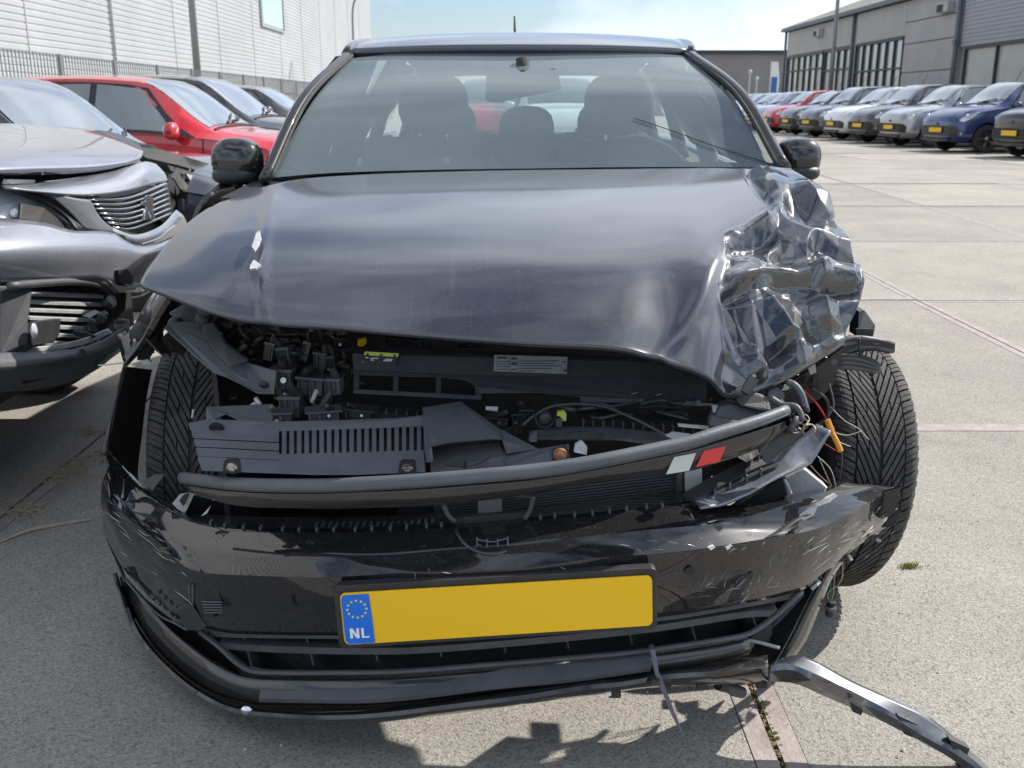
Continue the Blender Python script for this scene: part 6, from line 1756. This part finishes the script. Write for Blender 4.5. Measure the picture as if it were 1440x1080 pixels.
# chrome and silver frame below the grille
s3([[(142, 310, -1.27), (165, 325, -1.24), (192, 331, -1.23), (225, 318, -1.235), (246, 296, -1.245)], [(150, 320, -1.27), (172, 333, -1.23), (195, 338, -1.22), (232, 326, -1.225), (256, 304, -1.235)],
    [(165, 334, -1.28), (180, 344, -1.24), (200, 346, -1.23), (236, 334, -1.235), (262, 316, -1.25)]], 'grille_frame', M_SIL)
s3([[(194, 338, -1.225), (220, 330, -1.225), (246, 312, -1.235)], [(200, 347, -1.235), (224, 340, -1.235), (248, 322, -1.245)]], 'lower_slot', 'dark', solid=.004)
MB().tube(cr([PX(x, y, -1.218) for x, y in ((200, 343), (222, 335), (246, 317))], 10), .003, 6).build('slot_bar', MT['chrome'], SV)
# headlamp
q3([(-40, 262, -1.44), (0, 262, -1.42), (36, 278, -1.36), (72, 292, -1.33), (104, 318, -1.30), (98, 326, -1.30), (60, 314, -1.32), (0, 308, -1.36), (-40, 306, -1.40)], .02, 'headlamp', 'lamp', bevel=.004)
q3([(30, 286, -1.335), (62, 292, -1.318), (96, 318, -1.295), (90, 321, -1.295), (56, 312, -1.31), (28, 308, -1.325)], .008, 'lamp_dark_cell', 'dark', bevel=.002)
MB().ellipsoid(PX(24, 299, -1.352), (.02, .022, .016), 14).build('lamp_lens', MT['lamp'], SV, smooth=True)
s3([[(0, 258, -1.40), (40, 268, -1.34), (80, 286, -1.31), (104, 304, -1.29), (120, 324, -1.27)], [(0, 265, -1.395), (36, 276, -1.34), (72, 292, -1.31), (94, 310, -1.29), (106, 326, -1.27)]], 'lamp_seal', 'plastic', solid=.008)
s3([[(60, 268, -1.31), (100, 278, -1.28), (124, 281, -1.27)], [(90, 292, -1.29), (116, 300, -1.27), (140, 308, -1.26)], [(118, 322, -1.27), (140, 326, -1.255), (165, 328, -1.245)]], 'nose_side', M_SIL)
# bumper skin
s3([[(-60, 306, -1.40), (0, 309, -1.34), (60, 315, -1.29), (100, 326, -1.26), (140, 327, -1.25), (168, 332, -1.24), (200, 346, -1.23), (236, 338, -1.24), (262, 318, -1.26)],
    [(-60, 350, -1.34), (0, 350, -1.28), (60, 352, -1.24), (100, 354, -1.22), (140, 354, -1.21), (170, 356, -1.205), (200, 362, -1.205), (232, 354, -1.22), (258, 340, -1.24)],
    [(-60, 400, -1.36), (0, 396, -1.30), (60, 394, -1.26), (100, 392, -1.235), (140, 392, -1.22), (168, 404, -1.215), (190, 404, -1.22), (206, 402, -1.23), (226, 398, -1.25)]], 'bumper', M_SIL, n=40)
q3([(166, 380, -1.195), (178, 378, -1.195), (187, 388, -1.195), (186, 400, -1.195), (170, 398, -1.195)], .02, 'bumper_hole', 'dark')
q3([(150, 392, -1.20), (168, 402, -1.20), (186, 402, -1.20), (200, 398, -1.20), (190, 408, -1.20), (168, 412, -1.20)], .01, 'torn_bumper_edge', M_SIL, bevel=.002)
# dark lower opening with pale slats
q3([(0, 400, -1.34), (45, 396, -1.31), (110, 392, -1.28), (150, 400, -1.27), (178, 412, -1.27), (176, 436, -1.27), (120, 490, -1.29), (46, 498, -1.32), (0, 500, -1.34)], .02, 'lower_opening', 'dark')
for i in range(8):
    y = 411 + i * 11.2
    xe = 146 - max(0, i - 2) * 7
    MB().prism([PX(42, y + 1, -1.275), PX(xe, y + 5, -1.255), PX(xe, y + 9.0, -1.257), PX(42, y + 5.2, -1.277)], (-.02, 0, .006)).build('lower_slat', MT['grey_white'], SV)
MB().tube(cr([PX(x, y, -1.235) for x, y in ((14, 402), (60, 398), (110, 396), (142, 402), (160, 416), (158, 430), (146, 426))], 20), .010, 8).build('opening_rim', MT['plastic_mid'], SV, smooth=True)
MB().ellipsoid(PX(156, 424, -1.235), (.015, .022, .022), 12).build('torn_lug', MT['grey_white'], SV, smooth=True)
q3([(0, 402, -1.26), (44, 402, -1.24), (46, 410, -1.24), (40, 450, -1.24), (40, 480, -1.24), (60, 496, -1.24), (0, 500, -1.27)], .015, 'fog_surround', 'plastic_mid', bevel=.004)
q3([(40, 470, -1.235), (52, 452, -1.235), (86, 448, -1.235), (84, 470, -1.235), (76, 482, -1.235), (46, 486, -1.235)], .02, 'fog_housing', 'plastic', bevel=.002)
MB().ellipsoid(PX(48, 466, -1.222), (.006, .016, .022), 14).build('fog_lamp', MT['lamp'], SV, smooth=True)
s3([[(46, 488, -1.235), (80, 484, -1.225), (116, 476, -1.22), (150, 462, -1.22)], [(50, 494, -1.235), (84, 491, -1.225), (120, 484, -1.22), (156, 468, -1.22)]], 'lower_trim', 'grey_white')
for i in range(14):
    x, y = rnd.uniform(112, 176), rnd.uniform(440, 480)
    y = min(y, 492 - (x - 100) * .3)
    shard(PX(x, y, -1.225 - rnd.uniform(0, .04)), rnd.uniform(.03, .07), .004, rnd.uniform(.015, .04), rnd, 'broken_piece', MT[rnd.choice(['grey_white', 'plastic_mid', 'dark', 'grey_white'])], SV)
# black plastic skirt
s3([[(-60, 498, -1.28), (0, 498, -1.25), (60, 496, -1.225), (100, 492, -1.21), (140, 480, -1.205), (168, 462, -1.21)],
    [(-60, 520, -1.26), (0, 520, -1.235), (60, 514, -1.21), (110, 506, -1.20), (145, 494, -1.20), (170, 476, -1.21)],
    [(-60, 560, -1.36), (0, 549, -1.32), (50, 545, -1.29), (100, 534, -1.26), (140, 514, -1.24), (172, 484, -1.23)]], 'bumper_skirt', 'plastic_mid', n=30)
MB().tube([PX(116, 496, -1.19), PX(116, 496, -1.20)], .011, 12).build('parking_sensor', MT['dark'], SV)
q3([(30, 532, -1.255), (70, 524, -1.235), (76, 530, -1.235), (34, 540, -1.255)], .004, 'skirt_seam', 'plastic')
MB().tube(cr([PX(136, 516, -1.22), PX(150, 506, -1.20), PX(166, 494, -1.19), PX(176, 486, -1.19)], 10), .005, 6).build('hanging_strip', MT['plastic_mid'], SV)
# mass of the car behind the front: engine box, screen, roof, wheels
MB().box((-1.95, 3.22, .60), (.9, 1.30, .55)).build('engine_bay', MT['dark'], SV)
MB().grid([[(-1.75, 2.28, .95), (-1.75, 4.12, .95)], [(-2.5, 2.30, 1.08), (-2.5, 4.10, 1.08)]]).build('bonnet_rear', M_SILD, SV, solid=.02)
for y in (2.32, 4.08):
    m = Matrix.Translation((-2.0, y, .34)) @ Matrix.Rotation(R(90), 4, 'X')
    w_ = MB().lathe([(.2, -.1), (.32, -.1), (.34, -.07), (.34, .07), (.32, .1), (.2, .1)], 30, m).build('wheel', MT['rubber'], SV, smooth=40)
    MB().lathe([(.0001, .05), (.2, .06), (.2, -.06), (.0001, -.05)], 24, m).build('rim', MT['metal'], w_, smooth=40)
MB().grid(skin(np.array([[(-2.5, y, 1.08), (-3.3, y * .88 + .4, 1.58), (-4.2, y * .86 + .45, 1.62), (-5.2, y * .88 + .4, 1.50), (-5.6, y, 1.0), (-5.65, y, .4)] for y in (2.34, 3.2, 4.06)]), 4)).build('cabin', M_SILD, SV, smooth=True)
for s, y in ((-1, 2.30), (1, 4.10)):
    MB().grid([[(-1.9, y, .55), (-5.6, y, .35)], [(-1.9, y, .95), (-5.6, y, 1.02)]]).build('body_side', M_SIL, SV, solid=.02)
    MB().grid([[(-2.6, y + s * -.02, 1.06), (-5.4, y, 1.05)], [(-3.3, y * .88 + .4, 1.56), (-5.1, y * .88 + .4, 1.50)]]).build('side_window', MT['cargla'], SV)

# ---- dark grey car with a stripped front, second in the row
M_DG = carpaint('dark_grey_paint', (.03, .032, .038), metal=.3)
DG = build_car('damaged dark grey hatchback with open stripped front behind the silver car', GL_, (-1.5, 6.5, 0), R(-3), M_DG, CarShape(L=4.0, H=1.375, W=1.72, nose=.62, hood=.90, cowl=1.05, ws=1.72, belt=.86), nofront=True, plate=False, mirror=False, aerial=False, name='parked_car')
def dgp(b, nm, m):
    o = bpy.data.objects.new(nm, b.mesh(nm, MT[m] if isinstance(m, str) else m, False))
    COL.objects.link(o); o.parent = DG
    return o
def loc_(px, py, X):
    """picture point on the plane x = X, in the grey car's own axes"""
    p = Vector(PX(px, py, X)) - Vector(DG.location)
    return Matrix.Rotation(-DG.rotation_euler.z, 3, 'Z') @ p
def dgpoly(pl, X, nm, m, th=.02):
    dgp(MB().prism([loc_(x, y, X) for x, y in pl], (-th, 0, 0)), nm, m)
dgpoly([(196, 218), (300, 240), (330, 244), (330, 300), (286, 310), (232, 300), (222, 250)], -1.90, 'engine_hole', 'dark')
dgpoly([(180, 204), (240, 214), (300, 232), (318, 246), (300, 246), (250, 232), (206, 222)], -1.86, 'bonnet_edge', M_DG)
dgpoly([(244, 250), (252, 246), (266, 262), (268, 268), (254, 266)], -1.84, 'crash_bar', 'dirty_metal')
dgpoly([(262, 244), (300, 256), (300, 262), (268, 254)], -1.84, 'crash_bar', 'grey_white')
dgpoly([(236, 232), (290, 248), (288, 254), (240, 240)], -1.85, 'lock_carrier', 'dirty_metal')
for i in range(16):
    x, y = rnd.uniform(235, 325), rnd.uniform(246, 300)
    dgp(MB().box(loc_(x, y, -1.86), (.03, rnd.uniform(.04, .14), rnd.uniform(.02, .08)), Matrix.Rotation(R(rnd.uniform(-40, 40)), 3, 'X')), 'engine_block_piece', rnd.choice(['dark', 'dark', 'plastic', 'plastic_mid']))

# ================================================================== white hall on the left
M_CLAD = mat('white_cladding', (.37, .38, .39), rough=.5, col2=(.42, .43, .44), vscale=.4)
HALL = thing('white_hall', 'long white hall with ribbed cladding along the left side of the yard', 'building', (-10.6, 40, 0))
WX, YA, YZ, HZ = -10.6, 2.0, 79.0, 13.0
b = MB()
z, rows = .2, []
pit = .15
while z < HZ:
    for dz, dx in ((0, .018), (.10, .022), (.115, .0), (.135, .0)):
        rows.append([(WX + dx, YA, z + dz), (WX + dx, YZ, z + dz)])
    z += pit
b.grid(rows)
b.build('cladding', M_CLAD, HALL)
MB().box((WX - 6.02, (YA + YZ) / 2, HZ / 2), (12, YZ - YA - .02, HZ)).build('wall', M_CLAD, HALL)
b = MB()
for y in np.arange(8, 78, 5.0):
    b.box((WX + .03, y, HZ / 2 + .2), (.012, .03, HZ - .4))
b.build('panel_seam', mat('seam_grey', (.42, .42, .41), rough=.6), HALL)
W_ = MB().box((WX + .05, 46.6, 6.2), (.10, 4.4, 3.7)).build('window', mat('hall_window_frame', (.30, .34, .34), rough=.4), HALL)
MB().box((WX + .09, 46.6, 6.2), (.05, 4.1, 3.45)).build('pane', mat('pale_green_glass', (.33, .46, .42), rough=.08, coat=1), W_)
MB().box((WX + .10, 48.5, 6.2), (.06, .2, 3.5)).build('reveal', MT['plastic_grey'], W_)

# ---- bar fence in front of it
M_FEN = mat('galvanised_fence', (.22, .23, .24), rough=.5, metal=.4)
M_FENL = mat('fence_bar', (.24, .25, .255), rough=.5, metal=.3)
FEN = thing('bar_fence', 'grey steel bar fence running along the foot of the white hall', 'fence', (-8.3, 30, .2))
FXX = -8.3
posts = np.arange(6.2, 72, 2.6)
for y in posts:
    MB().box((FXX, y, .2 + .93), (.07, .07, 1.86)).build('post', M_FEN, FEN)
for z in (.45, 1.0, 1.55, 2.02):
    MB().box((FXX, 38, z), (.025, 66, .03 if z != 2.02 else .02)).build('rail', M_FEN, FEN)
pm = MB().box((0, 0, 0), (.016, .022, 1.75)).mesh('bar', M_FENL)
fn, k = MB(), 0
for y in np.arange(12.0, 70, .13):
    if k < 290:
        o = bpy.data.objects.new('bar', pm)
        COL.objects.link(o); o.parent = FEN
        o.location = Vector((FXX + .025, y, 1.17)) - Vector(FEN.location)
    else:
        fn.box((FXX + .025, y, 1.17), (.016, .022, 1.75))
    k += 1
o = fn.build('bar_run', M_FENL, FEN); o['kind'] = 'stuff'

# ---- lamp posts
M_POLE = mat('pole_grey', (.27, .28, .28), rough=.5, metal=.3)
lp = thing('lamp_post', 'plain grey post rising in front of the white hall behind the fence', 'lamp post', (-8.75, 29.0, .2))
MB().tube([(-8.75, 29, .2), (-8.75, 29, 5), (-8.75, 29, 9)], [.11, .095, .07], 12).build('pole', M_POLE, lp, smooth=True)
MB().box((-8.3, 29, 9.02), (1.0, .25, .12)).build('lamp_head', M_POLE, lp)
l2 = thing('lamp_post', 'curved street lamp beyond the car roof near the end of the white hall', 'lamp post', (-7.85, 52, .2))
MB().tube(cr([(-7.85, 52, .2), (-7.85, 52, 4.2), (-7.82, 52, 5.6), (-7.65, 52, 6.15), (-7.3, 52, 6.4), (-7.0, 52, 6.45)], 30), [.08, .06, .05], 10).build('pole', M_POLE, l2, smooth=True)
MB().ellipsoid((-6.75, 52, 6.46), (.38, .14, .09), 12).build('lamp_head', mat('lamp_green_grey', (.24, .27, .22), rough=.5), l2, smooth=True)
px_ = (1160 - CX) / FPX * 41
l3 = thing('lamp_post', 'tall slim pole standing before the grey building on the right', 'lamp post', (px_, 42, .2))
MB().tube([(px_, 42, .2), (px_, 42, 5), (px_, 42, 10)], [.09, .075, .05], 10).build('pole', M_POLE, l3, smooth=True)
MB().box((px_ - .4, 42, 10), (.9, .22, .1)).build('lamp_head', M_POLE, l3)

# ================================================================== grey building on the right
M_PAN = mat('grey_concrete_panel', (.40, .39, .375), rough=.8, col2=(.47, .46, .44), vscale=.8, bump=.2, bscale=20)
M_ROOF = mat('fibre_cement_roof', (.26, .25, .23), rough=.9, col2=(.34, .33, .30), vscale=.9)
M_TRIM = mat('blue_grey_trim', (.12, .14, .17), rough=.5)
M_FRAME = mat('window_frame_grey', (.035, .04, .048), rough=.5)
M_GL2 = mat('building_glass', (.20, .235, .25), rough=.05, coat=1, coat_ior=1.8)
M_BLIND = mat('window_blind', (.33, .35, .31), rough=.35, coat=.6, col2=(.40, .41, .37), vscale=1.2)
BX, EZ = 15.2, 5.05
BLD = thing('grey_building', 'long low grey panel building with a pitched roof and large windows on the right', 'building', (BX, 44, .2))
Yat = lambda px: (BX * FPX / (px - CX)) / 1.0 * 1.005
y0b, y1b = Yat(1087), 16.0
def zat(py, Y):
    return float(P(720, py, Y)[2])
def wall_box(ya, yb, z0, z1, x0, x1, name, m, par=BLD, bevel=0):
    return MB().box(((x0 + x1) / 2, (ya + yb) / 2, (z0 + z1) / 2), (abs(x1 - x0), abs(yb - ya), z1 - z0)).build(name, m, par, bevel=bevel)
wall_box(y1b, y0b, 0, EZ, BX + .12, BX + 14, 'wall', M_PAN)
# wall panels standing proud, with open joints between them
def panels(pxa, pxb, zs):
    ya, yb = Yat(pxb), Yat(pxa)
    for z0, z1 in zip(zs[:-1], zs[1:]):
        wall_box(ya + .02, yb - .02, z0 + .02, z1 - .02, BX, BX + .119, 'wall_panel', M_PAN)
panels(1245, 1319, (.0, 1.35, 2.35, 3.4, 4.2, EZ - .05))
panels(1180, 1245, (3.72, EZ - .05))
panels(1136, 1176, (3.72, EZ - .05))
panels(1089, 1136, (3.72, EZ - .05))
def win(pxa, pxb, z0, z1, nx, tr, gl, name='window', x=BX, fr=.09):
    ya, yb = Yat(pxb), Yat(pxa)
    f = MB()
    w = yb - ya
    f.box((x + .05, (ya + yb) / 2, z0), (.14, w, fr)); f.box((x + .05, (ya + yb) / 2, z1), (.14, w, fr))
    for i in range(nx + 1):
        f.box((x + .045, ya + w * i / nx, (z0 + z1) / 2), (.09, fr * .7, z1 - z0 - fr))
    for z in tr:
        for i in range(nx):
            f.box((x + .055, ya + w * (i + .5) / nx, z), (.12, w / nx - fr, fr * .8))
    fo = f.build(name, M_FRAME, BLD)
    zz = [z0] + list(tr) + [z1]
    for i in range(nx):
        for a, c in zip(zz[:-1], zz[1:]):
            ww = w / nx - fr
            MB().box((x + .09, ya + w * (i + .5) / nx, (a + c) / 2), (.02, ww, c - a - fr * .8)).build('pane', gl(i, a) if callable(gl) else gl, fo)
    return fo
win(1181, 1243, .4, 3.66, 6, (2.55,), lambda i, a: M_GL2)
win(1140, 1175, .4, 3.62, 4, (2.75,), lambda i, a: M_GL2 if a > 1 else M_BLIND)
win(1090, 1137, .4, 3.62, 6, (2.9,), lambda i, a: M_GL2 if (i + int(a)) % 3 else M_BLIND)
# near end: band of ribbed shutter over two wide windows
ya, yb = Yat(1520), Yat(1325)
b = MB()
rows, z = [], 3.05
while z < EZ + .9:
    rows += [[(BX - .10, ya, z), (BX - .10, yb, z)], [(BX - .10, ya, z + .055), (BX - .10, yb, z + .055)], [(BX - .075, ya, z + .075), (BX - .075, yb, z + .075)], [(BX - .075, ya, z + .115), (BX - .075, yb, z + .115)]]
    z += .13
b.grid(rows).build('ribbed_band', mat('ribbed_grey_sheet', (.36, .37, .39), rough=.45, metal=.3), BLD)
wall_box(ya, yb, 3.05, EZ + .95, BX - .07, BX + .5, 'band_backing', M_TRIM)
win(1330, 1420, 1.25, 3.0, 2, (), M_BLIND, x=BX - .06, fr=.12)
win(1425, 1520, 1.25, 3.0, 2, (), M_BLIND, x=BX - .06, fr=.12)
wall_box(ya, yb, .0, 1.18, BX - .05, BX + .3, 'plinth', M_TRIM)
# eaves, gutter, roof, downpipes, lights
ev = [(BX - .25, EZ + .02)]
wall_box(Yat(1323), y0b + .2, EZ - .03, EZ + .10, BX - .28, BX - .10, 'gutter', M_TRIM)
wall_box(Yat(1323), y0b + .15, EZ - .04, EZ + .02, BX - .10, BX + .3, 'soffit', M_FRAME)
rows = []
for k, y in enumerate(np.arange(y1b, y0b + .25, .1775 / 2)):
    dz = .03 * (k % 2)
    rows.append([(BX - .22, y, EZ + .11 + dz), (BX + 7.2, y, EZ + 2.75 + dz)])
MB().grid(rows).build('roof', M_ROOF, BLD, solid=.02)
MB().grid([[(BX + 7.2, y1b, EZ + 2.7), (BX + 14.4, y1b, EZ + .1)], [(BX + 7.2, y0b, EZ + 2.7), (BX + 14.4, y0b, EZ + .1)]]).build('roof', M_ROOF, BLD, solid=.02)
MB().prism([(BX + .1, y0b - .02, EZ), (BX + 7.2, y0b - .02, EZ + 2.65), (BX + 14, y0b - .02, EZ)], (0, -.2, 0)).build('gable', M_PAN, BLD)
MB().tube([(BX + 7.2, y1b, EZ + 2.82), (BX + 7.2, y0b, EZ + 2.82)], .14, 8).build('ridge_cap', M_ROOF, BLD)
for px, x in ((1321, BX - .16), (1178, BX - .08), (1088, BX - .06)):
    y = Yat(px)
    MB().tube([(x, y, EZ), (x, y, .0)], .085 if px > 1200 else .07, 10).build('downpipe', M_TRIM, BLD, smooth=True)
    if px > 1300:
        MB().box((x, y, 3.2), (.2, .22, .16)).build('pipe_bracket', M_TRIM, BLD)
for px, z in ((1300, 4.42), (1133, 4.55)):
    y = Yat(px)
    l_ = MB().box((BX - .14, y, z), (.26, 1.0 if px > 1200 else .9, .34)).build('flood_light', MT['grey_white'], BLD, bevel=.02)
    MB().box((BX - .275, y + .12, z - .02), (.02, .5, .24)).build('light_glass', MT['dark'], l_)

# ---- far flat building and signs
FB = thing('far_building', 'distant flat grey brown building between the car roof and the long grey building', 'building', (25, 96, .2))
MB().box((27, 98, 2.95), (26, 10, 5.5)).build('wall', mat('far_wall', (.24, .225, .22), rough=.9, col2=(.28, .265, .26), vscale=.5), FB)
MB().box((27, 92.9, 5.65), (26.2, .3, .3)).build('coping', M_FRAME, FB)
for x in (26.3, 27.0):
    MB().box((x, 95, 6.1), (.3, .3, .9)).build('chimney', M_FRAME, FB)
for px, z in ((1048, 3.4), (1058, 2.9)):
    x = (px - CX) / FPX * 76
    o = thing('lamp_post', 'short white globe lamp in front of the distant building' if px < 1050 else 'second shorter globe lamp beside the white flag by the distant building', 'lamp post', (x, 78, .2))
    MB().tube([(x, 78, .2), (x, 78, z)], .06, 8).build('pole', MT['grey_white'], o)
    MB().ellipsoid((x, 78, z + .12), (.15, .15, .17), 12).build('lamp_globe', MT['grey_white'], o, smooth=True)
x = (1077 - CX) / FPX * 66
fl = thing('banner_flag', 'white and blue upright banner at the corner of the grey building', 'banner', (x, 68, .2))
MB().tube([(x, 68, .2), (x, 68, 3.9)], .035, 8).build('pole', M_POLE, fl)
MB().grid([[(x + .04, 68, 1.0), (x + .62, 68.1, 1.0)], [(x + .04, 68, 2.6), (x + .66, 68.08, 2.7)], [(x + .04, 68, 3.85), (x + .5, 68, 3.85)]]).build('cloth', MT['white'], fl, solid=.01)
MB().grid([[(x + .12, 67.98, 1.3), (x + .5, 68.04, 1.3)], [(x + .12, 67.98, 2.9), (x + .5, 68.03, 2.9)]]).build('print', mat('banner_blue', (.05, .12, .42), rough=.6), fl, solid=.015)
# low hedge line far behind the row
hg = random.Random(9)
b = MB()
for i in range(2600):
    x = hg.uniform(15, 27); y = 82 + hg.uniform(-.8, .8); zz = .2 + abs(hg.gauss(.5, .35))
    a = hg.uniform(0, 3.14)
    b.add([(x, y, zz), (x + .16 * math.cos(a), y + .16 * math.sin(a), zz + .05), (x + .05, y, zz + .2)], [(0, 1, 2)])
tag(b.build('hedge', mat('hedge_green', (.05, .09, .03), rough=.8, col2=(.09, .12, .04), vscale=3)), 'low green hedge in front of the distant flat building', 'hedge')
